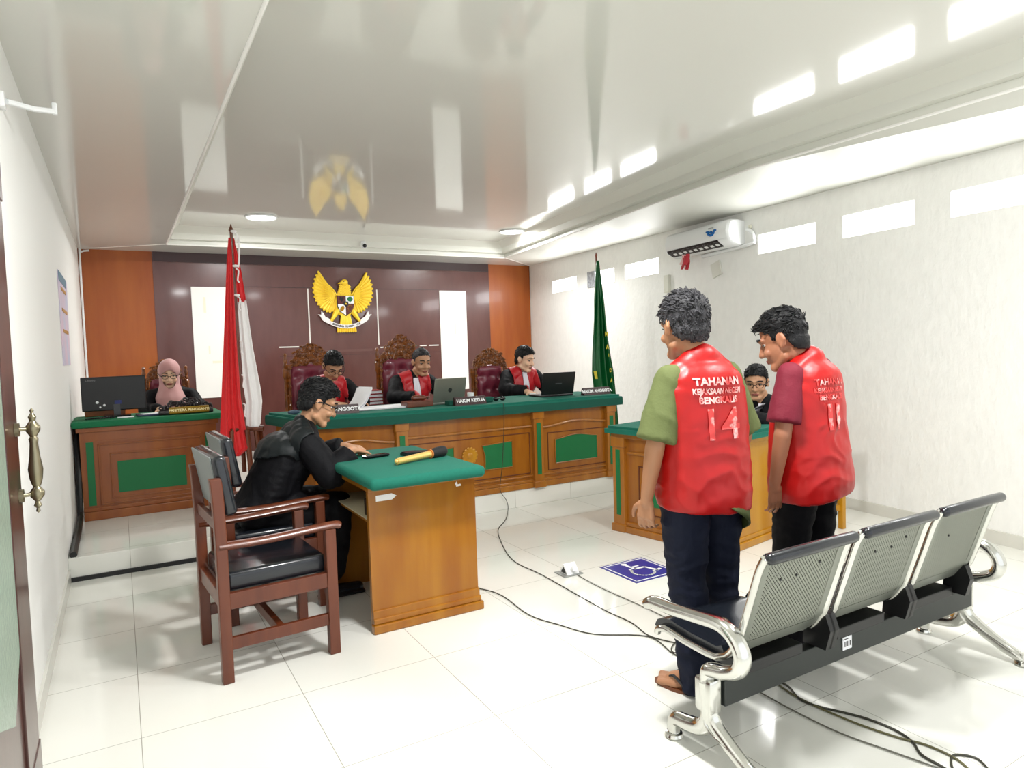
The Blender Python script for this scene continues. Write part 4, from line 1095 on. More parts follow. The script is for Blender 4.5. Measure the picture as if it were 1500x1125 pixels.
for x in (1.675, 3.29):
    b = B()
    def ribbon(pts, w0, w1, fy=.45): b.tube([(x, y, z) for y, z in pts], lambda t: w0+(w1-w0)*t, n=12, smooth=5, flat=(1, fy) if False else None)
    b.tube([(x, -1.255, .15), (x, -1.25, .3), (x, -1.27, .325), (x, -1.33, .34), (x, -1.385, .37), (x, -1.40, .42), (x, -1.37, .47), (x, -1.31, .495), (x, -1.2, .487), (x, -1.08, .475), (x, -.99, .47), (x, -.955, .455)], lambda t: .026-.006*abs(t-.4), n=12, smooth=5)
    for v in b.bm.verts: v.co.x = x+(v.co.x-x)*1.25
    b.build('armrest', M_chrome, wb, smooth=True)
    b = B()
    b.tube([(x, -1.25, .28), (x, -1.255, .16), (x, -1.22, .105), (x, -1.15, .085), (x, -1.095, .075), (x, -1.08, .05), (x, -1.08, .02)], lambda t: .034-.012*t, n=12, smooth=5)
    b.tube([(x, -1.255, .22), (x, -1.27, .15), (x, -1.33, .105), (x, -1.41, .06), (x, -1.47, .035), (x, -1.49, .02)], lambda t: .03-.01*t, n=12, smooth=5)
    b.tube([(x-.024, -1.25, .28), (x-.026, -1.26, .14), (x-.018, -1.36, .095), (x-.015, -1.46, .05)], .006, n=8, smooth=4)
    b.box((x, -1.25, .235), (.06, .075, .12), bev=.012)
    b.build('leg', M_chrome, wb, smooth=True)
    for y in (-1.08, -1.495):
        b = B(); b.lathe([(.0, 0), (.03, 0), (.034, .008), (.03, .018), (.016, .022), (.014, .05), (0, .05)], (x, y, 0), n=20); b.build('foot_pad', M_chrome, wb, smooth=True)

# ------------------------------------------------------------------ floor items
st = thing('floor_sticker', 'blue square wheelchair symbol sticker on the floor tiles', 'sticker', (2.78, .4, 0))
b = B(); b.box((2.78, .4, .0015), (.35, .36, .002)); b.build('blue_sheet', M_blue, st)
b = B()
for a in ((2.78, .56, .32, .008), (2.78, .24, .32, .008), (2.624, .4, .008, .328), (2.936, .4, .008, .328)): b.box((a[0], a[1], .0032), (a[2], a[3], .001))
b.build('white_border', M_white, st)
b = B()
def sp_(u, v): return (2.78+u, .4+v, .0035)     # symbol upright towards +y
b.cyl(sp_(-.02, .125)[:2]+(.003,), sp_(-.02, .125)[:2]+(.0042,), .02, n=20)
def flatline(pts, w_):
    for p, q in zip(pts, pts[1:]):
        p, q = V(sp_(*p)), V(sp_(*q)); d = (q-p); n = V((-d.y, d.x, 0)).normalized()*w_/2; e = d.normalized()*w_*.3
        b.poly([p-n-e, q-n+e, q+n+e, p+n-e], [(0, 1, 2, 3)])
flatline([(-.02, .1), (-.015, .02), (.06, .02), (.09, -.07), (.12, -.06)], .022); flatline([(-.015, .06), (.04, .06)], .016)
flatline([(-.05+0, .03)]+[(-.005+.072*math.cos(a), -.045+.072*math.sin(a)) for a in [PI*.72+PI*1.2*k/14 for k in range(15)]], .016)
b.build('wheelchair_symbol', M_white, st)
sk = thing('power_socket', 'small white triangular power socket block on the floor', 'socket', (2.38, .6, 0))
b = B(); b.box((2.38, .6, .004), (.14, .12, .008), bev=.003); b.build('plate', mat('grey_plate', '#b5b8b6', .3, .4), sk)
b = B(); b.prism([(-.045, 0), (.045, 0), (.0, .06)], (2.34, .6, .008), (0, 1, 0), (0, 0, 1), .09, bev=.004); b.build('housing', M_whitepl, sk)
b = B(); b.prism([(-.03, 0), (.03, 0), (.0, .04)], (2.3395, .6, .012), (0, 1, 0), (0, 0, 1), .001); b.build('side_vent', M_darkgrey, sk)
b = B(); b.cyl((2.39, .57, .035), (2.39, .545, .045), .018); b.build('plug', M_whitepl, sk, smooth=True)
def cable(pts, r, m, label, z=.005): 
    b = B(); b.tube([(p[0], p[1], p[2] if len(p) > 2 else z) for p in pts], r, n=7, smooth=5); tag(b.build('cable', m, smooth=True), label, 'cable')
cable([(2.87, 2.255, .948), (2.875, 2.25, .9), (2.865, 2.25, .7), (2.85, 2.27, .4), (2.82, 2.27, .2), (2.88, 2.28, .1), (2.9, 2.28, .03), (2.76, 2.06), (2.65, 1.92), (2.52, 1.77), (2.39, 1.51), (2.22, 1.03), (2.22, .66), (2.2, .24), (2.19, -.03), (2.2, -.22), (2.17, -.38), (2.21, -.5), (2.3, -.65)], .003, M_cable, 'dark cable running from the judges bench down and across the floor')
cable([(1.66, .78), (1.78, .68), (1.84, .5), (1.82, .17), (1.88, -.03), (1.96, -.22), (2.16, -.39), (2.13, -.61), (2.2, -.75)], .003, M_cable, 'cable coming from the honey wood table towards the men')
cable([(2.4, .54), (2.38, .28), (2.39, -.08), (2.39, -.31), (2.42, -.6)], .0026, M_cable2, 'thin grey cable from the floor socket')
cable([(2.3, -.65), (2.14, -.6), (2.19, -.53), (2.33, -.49), (2.42, -.6)], .003, M_cable, 'loop of cable beside the trouser leg of the grey haired man', .008)
cable([(2.2, -.85), (2.18, -.99), (2.17, -1.2), (2.18, -1.39), (2.22, -1.54), (2.26, -1.68), (2.3, -1.8)], .003, M_cable2, 'thin cable under the waiting bench')
cable([(2.4, -.8), (2.32, -.94), (2.31, -1.07), (2.26, -1.19), (2.34, -1.37), (2.36, -1.48), (2.34, -1.56), (2.29, -1.62), (2.28, -1.69), (2.26, -1.78)], .0045, M_cable, 'thick black cable curving under the waiting bench')
cable([(2.34, -.9), (2.27, -1.12), (2.28, -1.35), (2.32, -1.51), (2.36, -1.6), (2.36, -1.7), (2.31, -1.78)], .004, mat('olive_cable', '#6e6a48', .5), 'olive cable beside the thick black cable')
cable([(2.24, -1.8), (2.26, -1.75), (2.32, -1.7), (2.38, -1.68), (2.42, -1.73), (2.37, -1.8)], .004, M_cable, 'end loop of black cable at the bottom edge')
# ------------------------------------------------------------------ people
def head_R(yaw, pitch=0, roll=0):
    """columns right, forward, up. yaw: degrees right of +y, pitch: degrees down"""
    return Matrix.Rotation(-math.radians(yaw), 3, 'Z')@Matrix.Rotation(-math.radians(pitch), 3, 'X')@Matrix.Rotation(math.radians(roll), 3, 'Y')
def head_shapes(b, c, R, s, jaw=1.0):
    P = lambda x, y, z: V(c)+R@V((x, y, z))*s
    b.ell(P(0, -.012, .032), (.075*s, .095*s, .09*s), R)
    b.ell(P(0, .022, -.03), (.062*s*jaw, .066*s, .082*s), R)
    b.ell(P(0, .0, -.06), (.056*s*jaw, .06*s, .05*s), R)
    b.caps(P(-.02, .062, -.098), P(.02, .062, -.098), .021*s)                       # chin
    for sx in (-1, 1):
        b.caps(P(sx*.052, .0, -.07), P(sx*.022, .055, -.098), .02*s, .018*s)       # jaw line
        b.ell(P(sx*.037, .064, -.035), (.024*s, .02*s, .02*s), R)                  # cheek
        b.caps(P(sx*.012, .084, .024), P(sx*.046, .068, .022), .011*s, .009*s)      # brow ridge
        b.ell(P(sx*.077, -.01, -.005), (.009*s, .02*s, .031*s), R)                 # ear
        b.caps(P(sx*.08, -.02, .015), P(sx*.084, -.024, -.005), .009*s); b.caps(P(sx*.08, -.004, -.03), P(sx*.083, -.022, -.01), .007*s)
        b.ell(P(sx*.012, .092, -.036), (.009*s, .011*s, .008*s), R)                # nostril wing
    for sx in (-1, 1): b.ell(P(sx*.031, .067, .0105), (.0165*s, .0105*s, .0065*s), R)
    b.caps(P(0, .082, .012), P(0, .105, -.033), .0085*s, .0115*s)                   # nose
    b.caps(P(-.016, .078, -.066), P(.016, .078, -.066), .0105*s)                    # mouth mound
def hand_shapes(b, w, d, n, s, side, curl=.35, spread=1.0, thumb=.6):
    """w wrist, d direction of the fingers, n direction the palm faces, side = +1 when thumb lies on d x n side"""
    w = V(w); d = V(d).normalized(); n = V(n); n = (n-d*n.dot(d)).normalized(); a = d.cross(n)*side
    b.caps(w-d*.02, w+d*.02, .025*s, .024*s)
    for q in (-.028, -.01, .01, .027): b.caps(w+d*.02+a*q*.6*s, w+d*.082*s+a*q*s, .0135*s, .0125*s)
    L = [.062, .076, .082, .074]
    for i, q in enumerate((-.031, -.0105, .0105, .0305)):
        p = w+d*.084*s+a*q*s; c = curl*(1.15-.1*i); ang = c*.6; dirv = d; r = .0083
        sp = a*(q*3.2*spread*.35)
        for k, f in enumerate((.45, .3, .25)):
            dv = (d*math.cos(ang)+n*math.sin(ang)+sp).normalized()
            p2 = p+dv*L[i]*f*1.1*s
            b.caps(p, p2, (r-.0007*k)*s, (r-.0007*(k+1))*s, n=10, k=3)
            p = p2; ang += c*1.1
    p = w+d*.028*s+a*.024*s
    d1 = (d*.62+a*.75+n*.25).normalized(); p2 = p+d1*.04*s; b.caps(p, p2, .0135*s, .0105*s, n=10, k=3)
    d2 = (d*.85+a*.38+n*thumb*.5).normalized(); p3 = p2+d2*.032*s; b.caps(p2, p3, .0105*s, .009*s, n=10, k=3)
    d3 = (d+a*.12+n*thumb*.6).normalized(); b.caps(p3, p3+d3*.024*s, .009*s, .0075*s, n=10, k=3)
def tri(p, q, r0, r1, r2, b, mid=.45):
    m = p.lerp(q, mid); b.caps(p, m, r0, r1); b.caps(m, q, r1, r2)
def foot_shapes(b, an, td, s, r=.0):
    an = V(an); td = V(td).normalized(); sd = V((td.y, -td.x, 0))
    h = V((an.x, an.y, 0))-td*.035
    b.caps(V((an.x, an.y, .1)), V((an.x, an.y, .045))-td*.01, .036+r, .036+r)
    b.caps(h+V((0, 0, .034)), h+td*.12+V((0, 0, .034)), .033+r, .034+r)
    b.caps(V((an.x, an.y, .075)), h+td*.14+V((0, 0, .035)), .03+r, .026+r)
    for i, q in enumerate((-.032, -.014, .004, .02, .036)):
        e = [.185, .19, .197, .202, .205][i] if s > 0 else [.205, .202, .197, .19, .185][i]
        rr = .011 if not ((s > 0 and i == 4) or (s < 0 and i == 0)) else .015
        b.caps(h+td*.11+sd*q*.8+V((0, 0, .028)), h+td*e+sd*q+V((0, 0, .018)), .018+r, rr+r)
def person(loc, label, J, skin, vox=.006, s=1.0, hs=1.08, group=None, handk=None, jaw=1.0, feet=True, face=True, eyes_down=True):
    t = thing('person', label, 'person', loc, group=group)
    J = {k: (V(v) if isinstance(v, tuple) and len(v) == 3 else v) for k, v in J.items()}
    b = B(); rt, fw = J['rt'], J['fw']; R = Matrix((rt, fw, V((0, 0, 1)))).transposed()
    ax = (J['nb']-J['pel']).normalized(); Rt = Matrix((rt, rt.cross(ax)*-1, ax)).transposed()
    b.ell(J['pel'], (.15*s, .105*s, .12*s), Rt); b.ell(J['pel'].lerp(J['ch'], .5), (.13*s, .09*s, .16*s), Rt); b.ell(J['ch'], (.155*s, .105*s, .17*s), Rt)
    b.caps(J['shL'], J['shR'], .05*s); b.caps(J['nb']-ax*.03, J['hc']+J['hR']@V((0, -.015, -.04)), .056*s, .052*s)
    for q in 'LR':
        tri(J['sh'+q], J['el'+q], .052*s, .044*s, .037*s, b); tri(J['el'+q], J['wr'+q], .039*s, .036*s, .025*s, b, .3)
        if 'hip'+q in J:
            b.caps(J['hip'+q], J['kn'+q], .08*s, .054*s); tri(J['kn'+q], J['an'+q], .053*s, .052*s, .035*s, b, .35)
            if feet: foot_shapes(b, J['an'+q], J['td'+q], 1 if q == 'L' else -1)
        hd = J['hand'+q]; hand_shapes(b, J['wr'+q], hd[0], hd[1], s*1.0, hd[2], *(hd[3:]))
    head_shapes(b, J['hc'], J['hR'], hs, jaw)
    me = remesh(b, vox, 2, .5); shift(me, loc); me.name = 'body'
    link('body', me, skin, t, smooth='full')
    if face:
        P = lambda x, y, z: J['hc']+J['hR']@V((x, y, z))*hs
        for sx in (-1, 1):
            b = B(); b.ell(P(sx*.031, .0665, .003), (.0145*hs, .009*hs, .007*hs), J['hR']); b.mi = 1; b.ell(P(sx*.031, .0725, -.001), (.0058*hs, .004*hs, .0058*hs), J['hR'], n=2)
            b.mi = 2; b.tube([P(sx*.017, .073, .004), P(sx*.031, .0775, .0065 if not eyes_down else .0035), P(sx*.047, .069, .002)], .0026*hs, n=6)
            b.build('eye', [M_eyew, M_eyeb, M_hair], t, smooth='full')
            b = B(); b.tube([P(sx*.013, .093, .027), P(sx*.03, .091, .033), P(sx*.052, .074, .028)], .0042*hs, n=6); b.build('eyebrow', M_hair, t, smooth='full')
        b = B(); b.tube([P(-.023, .083, -.066), P(-.008, .0895, -.063), P(0, .089, -.0645), P(.008, .0895, -.063), P(.023, .083, -.066)], .0045*hs, n=6); b.tube([P(-.02, .083, -.07), P(0, .088, -.072), P(.02, .083, -.07)], .005*hs, n=6); b.build('lips', M_lip, t, smooth='full')
    return t, J
def hair(t, J, hs, m, seed=1, n=420, ln=.02, r=.003, top=.014, sd=.006, wave=.3, swept=(0, 1, .2), fringe=.0, under=.4, lift=0):
    """hair shell that follows the skull above the hairline, thick on top (top), thin at the sides (sd), plus short locks"""
    hs = 1.1 if hs > 1.09 else 1.08
    R = J['hR']; inv = R.transposed(); P = lambda x, y, z: J['hc']+R@V((x, y, z))*hs
    b = B()
    b.ell(P(0, -.012, .032), (.075*hs, .095*hs, .09*hs), R); b.ell(P(0, -.036, -.02), (.066*hs, .062*hs, .07*hs), R)
    b.ell(P(0, .01, .03), (.072*hs, .075*hs, .08*hs), R)
    me = remesh(b, .006, 4, .5)
    def sm(a, c, x): x = max(0, min(1, (x-a)/(c-a))); return x*x*(3-2*x)
    def thick(p):
        l = inv@(p-J['hc'])/hs
        return sd+(top-sd)*sm(.03, .1, l.z)+.012*fringe*sm(.04, .09, l.y)*sm(.03, .08, l.z)+(.003-sd)*sm(-.02, -.06, l.z)*.6
    displace(me, lambda p, nn: thick(p)+.0025*noise.noise(p*70)+.0015*noise.noise(p*160))
    def line(c, nn=None):
        l = inv@(c-J['hc'])/hs; z = l.z-lift; wv = .010*noise.noise(c*60)
        K = [(-.075, -.09), (-.06, -.055), (-.03, -.035), (-.012, -.03), (-.008, .012), (.03, .022), (.05, .045), (.06, .062), (.075, .09), (.09, .13), (.3, .2)]
        if z < K[0][0]: return False
        for (z0, y0), (z1, y1) in zip(K, K[1:]):
            if z0 <= z <= z1: return l.y < y0+(y1-y0)*(z-z0)/(z1-z0)+wv
        return True
    me2 = patch(me, line, -.006, .007); bpy.data.meshes.remove(me); me = me2
    src = bmesh.new(); src.from_mesh(me); src.normal_update()
    rnd = random.Random(seed); vs = [v for v in src.verts if (v.co-J['hc']).dot(v.normal) > 0]
    bb = B(); sw = V(swept)
    for _ in range(n):
        v = vs[rnd.randrange(len(vs))]; l = inv@(v.co-J['hc'])/hs
        k = under+(1-under)*sm(-.01, .06, l.z)
        nn = v.normal; d = (R@(sw+V((l.x*3, l.y*1.5, 0)))).normalized(); d = (d-nn*d.dot(nn))
        if l.z < .04: d = d*.15+R@V((0, -.25, -1)); d = d-nn*d.dot(nn)
        d = (d.normalized()+V((rnd.gauss(0, wave), rnd.gauss(0, wave), rnd.gauss(0, wave)))*.8).normalized()
        if k < .15: continue
        L_ = ln*k*rnd.uniform(.6, 1.2)
        p0 = v.co-nn*.002; p1 = p0+d*L_*.5+nn*(.003+.008*k*rnd.random()*wave*2); p2 = p0+d*L_+nn*.001
        bb.tube([p0, p1, p2], lambda q: r*(1.15-q)+.0004, n=5, smooth=2)
    src.free()
    mm = bmesh.new(); mm.from_mesh(me); m2 = bpy.data.meshes.new('h2'); bb.bm.to_mesh(m2); bb.bm.free(); mm.from_mesh(m2)
    bpy.data.meshes.remove(m2); mm.to_mesh(me); mm.free(); me.materials.clear()
    shift(me, OFF[t.name]); return link('hair', me, m, t, smooth='full')
def garment(t, name, fn, m, vox=.009, smooth=4, folds=.006, fs=(9, 9, 3), seed=0, rel=None):
    b = B(); fn(b); me = remesh(b, vox, smooth, .5)
    o_ = V((seed*3.1, seed*1.7, 0))
    zmid = sum(v.co.z for v in me.vertices)/len(me.vertices)
    def dd(p, nn):
        q = V(((p.x+o_.x)*fs[0], (p.y+o_.y)*fs[1], p.z*fs[2]))
        w_ = noise.noise(q+V((noise.noise(p*6)*1.5, 0, noise.noise(p*5+o_)*1.2)))
        g = (1.25 if name != 'vest' else .75) if p.z < zmid-.1 else (.55 if (name == 'vest' and p.z > zmid+.05) else .9)
        return g*(folds*(1-2.6*abs(w_))+folds*.35*noise.noise(p*28+o_))
    displace(me, dd)
    world = me.copy()
    shift(me, OFF[t.name]); link(name, me, m, t, smooth='full')
    return world
def add_patch(t, name, world, cond, off, th, m):
    me = patch(world, cond, off, th); shift(me, OFF[t.name]); link(name, me, m, t, smooth='full')
def glasses(t, J, hs):
    P = lambda x, y, z: J['hc']+J['hR']@V((x, y, z))*hs
    b = B()
    for sx in (-1, 1):
        pts = [P(sx*.034+.025*math.cos(a), .098-.12*abs(math.cos(a)*.025*sx+sx*.034)*.0, .0+.017*math.sin(a)) for a in [2*PI*k/16 for k in range(17)]]
        b.tube(pts, .0022, n=6, smooth=1)
        b.tube([P(sx*.059, .096, .006), P(sx*.08, .06, .008), P(sx*.088, -.005, .008), P(sx*.088, -.03, -.004)], .0032, n=6)
    b.tube([P(-.01, .099, .004), P(0, .104, .006), P(.01, .099, .004)], .0022, n=6)
    b.build('glasses', M_blackpl2, t, smooth='full')
def upright(x, y, yaw, k, over=None, s=1.0):
    """joints of a standing figure"""
    rt = V((math.cos(yaw), -math.sin(yaw), 0)); fw = V((math.sin(yaw), math.cos(yaw), 0))
    L = lambda a, c, z: V((x, y, 0))+rt*a+fw*c+V((0, 0, z*k))
    J = dict(rt=rt, fw=fw, pel=L(0, 0, .95), ch=L(0, .0, 1.25), nb=L(0, -.015, 1.44),
             shL=L(-.165, -.01, 1.395), shR=L(.165, -.01, 1.395), elL=L(-.215, -.03, 1.1), elR=L(.215, -.03, 1.1), wrL=L(-.215, .05, .86), wrR=L(.215, .05, .86),
             hipL=L(-.085, 0, .9), hipR=L(.085, 0, .9), knL=L(-.095, .02, .5), knR=L(.095, .02, .5), anL=L(-.1, -.02, .08), anR=L(.1, -.02, .08), tdL=fw-rt*.2, tdR=fw+rt*.2, L=L)
    J['hipL'].z = .9*k
    if over: J.update({q: (v(L, rt, fw) if callable(v) else v) for q, v in over.items()})
    return J

# --- the two men in red vests
def vest_fn(J, s, hem, hemdrop=0):
    def f(b):
        rt, fw = J['rt'], J['fw']
        def ring(c, rx, ry, tilt=0):
            return [c+rt*(rx*math.cos(a)*abs(math.cos(a))**-.15 if abs(math.cos(a)) > 1e-3 else 0)+fw*(ry*math.sin(a)*(abs(math.sin(a))**-.15 if abs(math.sin(a)) > 1e-3 else 0))+V((0, 0, tilt*math.cos(a))) for a in [2*PI*k/28 for k in range(28)]]
        L = J['L']
        R_ = []
        for z, rx, ry, dy, tl in hem: R_.append(ring(L(0, dy, z), rx*s, ry*s, tl))
        b.loft(R_)
        b.caps(J['nb'].lerp(J['shL'], .7), J['nb']+V((0, 0, .005)), .05*s, .066*s); b.caps(J['nb'].lerp(J['shR'], .85), J['nb']+V((0, 0, .005)), .05*s, .066*s)
        b.ell(L(0, -.035, 1.33), (.165*s, .1*s, .11*s), Matrix((rt, fw, V((0, 0, 1)))).transposed())
    return f
def trousers_fn(J, s, k, ws=(.1, .068, .05)):
    def f(b):
        R = Matrix((J['rt'], J['fw'], V((0, 0, 1)))).transposed()
        b.ell(J['pel']+V((0, 0, -.03)), (.165*s, .12*s, .12*s), R)
        for sx, q in ((-1, 'L'), (1, 'R')):
            b.ell(J['hip'+q]+J['fw']*-.035+J['rt']*sx*.0+V((0, 0, -.01)), (.088*s, .1*s, .11*s), R)
            b.caps(J['hip'+q], J['kn'+q], ws[0]*s, ws[1]*s); b.caps(J['kn'+q], J['an'+q]+V((0, 0, -.02)), ws[1]*s, ws[2]*s)
            b.caps(J['an'+q]+V((0, 0, .02)), J['an'+q]+V((0, 0, -.025)), ws[2]*s*1.05, ws[2]*s*1.1)
    return f
def shirt_fn(J, s, sleeve=.9, flare=.075):
    def f(b):
        R = Matrix((J['rt'], J['fw'], V((0, 0, 1)))).transposed(); L = J['L']
        b.ell(L(0, -.01, 1.3), (.17*s, .1*s, .15*s), R); b.ell(L(0, 0, 1.1), (.15*s, .1*s, .25*s), R)
        for q in 'LR':
            e = J['sh'+q].lerp(J['el'+q], sleeve)
            b.caps(J['sh'+q], J['sh'+q].lerp(e, .3), .06*s, .062*s); b.caps(J['nb'].lerp(J['sh'+q], .4)-V((0, 0, .02)), J['sh'+q], .05*s, .058*s)
            x, y, d = frame_from(e-J['sh'+q]); rr = []
            for t_ in (0, .3, .6, .9, 1):
                c = J['sh'+q].lerp(e, t_); r_q = (.056+(flare-.056)*t_**.8)*s
                rr.append([c+(x*math.cos(2*PI*i/20)+y*math.sin(2*PI*i/20))*r_q for i in range(20)])
            b.loft(rr)
        b.caps(J['nb']-V((0, 0, .05)), J['nb']-V((0, 0, .01)), .066*s, .055*s)
    return f
def project_text(t, name, world, s_, size, centre, J, z, m, bold=.004, off=.0035, sx=1.0):
    """print on the back of the vest: letters laid on the cloth surface"""
    rt, fw = J['rt'], J['fw']; M = mframe(centre+V((0, 0, 0))-fw*.4, rt, (0, 0, 1))
    bm = text_mesh(s_, size, None, 0, bold)
    bmesh.ops.scale(bm, vec=(sx, 1, 1), verts=bm.verts[:])
    for ax, lo, hi in ((0, -.3, .3), (1, -.2, .2)):
        k = lo
        while k < hi:
            pn = V((0, 0, 0)); pn[ax] = k; no = V((0, 0, 0)); no[ax] = 1
            bmesh.ops.bisect_plane(bm, geom=bm.verts[:]+bm.edges[:]+bm.faces[:], plane_co=pn, plane_no=no); k += .012
    tb = bmesh.new(); tb.from_mesh(world); bvh = BVHTree.FromBMesh(tb)
    for v in bm.verts:
        p = M@v.co; hit = bvh.ray_cast(p, fw)
        v.co = (hit[0]-fw*off if hit[0] else p+fw*.28)
    tb.free()
    me = bpy.data.meshes.new(name); bm.to_mesh(me); bm.free(); shift(me, OFF[t.name]); link(name, me, m, t)
def worn(name, amt):
    m = bpy.data.materials.new(name); m.use_nodes = True; N = m.node_tree.nodes; L = m.node_tree.links; b = N['Principled BSDF']
    tc = N.new('ShaderNodeTexCoord'); n = N.new('ShaderNodeTexNoise'); n.inputs['Scale'].default_value = 26; n.inputs['Detail'].default_value = 5
    L.new(tc.outputs['Object'], n.inputs['Vector']); r = N.new('ShaderNodeValToRGB'); r.color_ramp.elements[0].position = amt; r.color_ramp.elements[1].position = amt+.14
    r.color_ramp.elements[0].color = lin('#d9413f'); r.color_ramp.elements[1].color = lin('#f0c3bf')
    L.new(n.outputs['Fac'], r.inputs[0]); L.new(r.outputs[0], b.inputs['Base Color']); b.inputs['Roughness'].default_value = .6
    return m
M_print = worn('worn_white_print', .38); M_print2 = worn('faded_white_print', .5); M_print3 = worn('very_faded_print', .56)

k1 = .94
J1 = upright(2.055, -.86, math.radians(8), k1, dict(
    hc=V((2.03, -.80, 1.495)), hR=head_R(10, 8),
    shL=lambda L, r, f: L(-.155, -.01, 1.365), shR=lambda L, r, f: L(.145, .01, 1.37), elL=lambda L, r, f: L(-.235, -.02, 1.085), wrL=lambda L, r, f: L(-.245, .03, .86), elR=lambda L, r, f: L(.235, .02, 1.09), wrR=lambda L, r, f: L(.225, .1, .86),
    anL=V((1.965, -.90, .075)), anR=V((2.17, -.86, .075)), tdL=V((-.35, .94, 0)), tdR=V((.25, .95, 0)),
    knL=V((1.975, -.85, .46)), knR=V((2.17, -.84, .46)),
    handL=(V((.0, .12, -1)), V((.8, .3, 0)), -1, .55), handR=(V((0, .15, -1)), V((-.8, .3, 0)), 1, .5)))
t1, J1 = person((2.07, -.86, 0), 'grey haired man from behind in red vest over olive shirt, navy trousers', J1, M_skinm, .005, 1.0, 1.1, face=True)
hair(t1, J1, 1.1, M_hairg, 3, 900, .024, .003, .016, .010, .35, under=.3, fringe=.5)
ws = garment(t1, 'shirt', shirt_fn(J1, .97, .92, .086), M_olive, .009, 4, .004, (12, 12, 5), 1)
wt = garment(t1, 'trousers', trousers_fn(J1, 1.0, k1, (.105, .078, .058)), M_navy, .009, 4, .007, (7, 7, 16), 2)
hem1 = [(.80, .185, .15, -.012, -.012), (.86, .19, .155, -.012, -.008), (.97, .19, .15, -.01, 0), (1.1, .188, .14, -.005, 0), (1.22, .19, .13, -.008, 0), (1.32, .182, .116, -.012, 0), (1.385, .145, .09, -.012, 0), (1.42, .11, .07, -.012, 0), (1.445, .07, .055, -.015, 0)]
wv = garment(t1, 'vest', vest_fn(J1, 1.04, hem1), M_red, .008, 6, .005, (3.5, 3.5, 11), 3)
L = J1['L']; cb = L(-.012, 0, 0)
project_text(t1, 'vest_lettering', wv, 'TAHANAN', .042, V((cb.x, cb.y, 1.272)), J1, 0, M_print, .0016)
project_text(t1, 'vest_lettering', wv, 'KEJAKSAAN NEGERI', .031, V((cb.x, cb.y, 1.234)), J1, 0, M_print, .0012, sx=.8)
project_text(t1, 'vest_lettering', wv, 'BENGKALIS', .035, V((cb.x, cb.y, 1.199)), J1, 0, M_print, .0014)
project_text(t1, 'vest_number', wv, '14', .17, V((cb.x, cb.y, 1.10)), J1, 0, M_print2, .003, sx=1.1)
b = B(); rr = []    # shirt tail hanging below the vest
for z in (.84, .76, .7):
    R_ = []
    for q in range(13):
        a = -PI*.5+PI*.5*q/12
        R_.append((a, .78-(.84-z)/.14*.15*(q/12)**.9))
    rr.append([L(.192*math.cos(a), (.16+(.84-z)*.1)*math.sin(a)-.01, 0)+V((0, 0, zz)) for a, zz in R_]+[L(.184*math.cos(a), (.152+(.84-z)*.1)*math.sin(a)-.01, 0)+V((0, 0, zz)) for a, zz in reversed(R_)])
b.loft(rr); b.build('shirt_tail', M_oliveplaid, t1, smooth='full')
def sandal(t, an, td, side, m1, m2):
    td = V(td).normalized(); sd = V((td.y, -td.x, 0)); h = V((an.x, an.y, 0))-td*.035
    b = B(); out = []
    for i in range(20):
        a = 2*PI*i/20; lx = math.cos(a); ly = math.sin(a); w_ = .046 if lx > 0 else .036
        out.append((.085+.135*lx, w_*ly))
    b.prism(out, h+V((0, 0, -.004)), td, sd*-1, .018) if td.cross(sd*-1).z > 0 else b.prism(out, h+V((0, 0, -.004)), td, sd, .018)
    for v in b.bm.verts: v.co.z = max(v.co.z, 0)
    b.build('sandal_sole', m1, t)
    b = B(); tip = h+td*.165+sd*.008*side+V((0, 0, .018))
    for q in (-1, 1): b.tube([tip, h+td*.12+sd*q*.03+V((0, 0, .062)), h+td*.06+sd*q*.045+V((0, 0, .03)), h+td*.05+sd*q*.042+V((0, 0, .01))], .008, n=8, flat=(1, .5))
    b.build('sandal_strap', m2, t, smooth=True)
for q, sd in (('L', 1), ('R', -1)): sandal(t1, J1['an'+q], J1['td'+q], sd, M_brownlea, M_rubber)

k2 = .925
J2 = upright(2.73, -.86, math.radians(-8), k2, dict(
    hc=V((2.645, -.80, 1.425)), hR=head_R(-24, 20), nb=lambda L, r, f: L(0, -.015, 1.43),
    shL=lambda L, r, f: L(-.16, -.01, 1.37), elL=lambda L, r, f: L(-.225, -.01, 1.09), wrL=lambda L, r, f: L(-.225, .03, .85), shR=lambda L, r, f: L(.14, .01, 1.385), elR=lambda L, r, f: L(.17, .06, 1.09), wrR=lambda L, r, f: L(.15, .18, .86),
    anL=V((2.62, -.88, .075)), anR=V((2.86, -.86, .075)), tdL=V((-.25, .95, 0)), tdR=V((.2, .95, 0)),
    knL=V((2.64, -.83, .46)), knR=V((2.84, -.82, .46)),
    handL=(V((.2, .1, -1)), V((.3, .9, 0)), 1, .35, 1.6), handR=(V((0, .15, -1)), V((-.8, .3, 0)), 1, .5)))
t2, J2 = person((2.73, -.86, 0), 'black haired man with bowed head in red vest over maroon shirt, black trousers', J2, M_skin3, .005, .98, 1.1, face=True)
hair(t2, J2, 1.1, M_hair, 8, 700, .028, .003, .016, .003, .22, swept=(0, 1.2, .25), under=.05, fringe=1.6)
garment(t2, 'shirt', shirt_fn(J2, .97, .8, .076), M_maroonsh, .009, 4, .004, (12, 12, 5), 5)
garment(t2, 'trousers', trousers_fn(J2, 1.02, k2, (.105, .075, .055)), M_blacktr, .009, 4, .006, (7, 7, 16), 6)
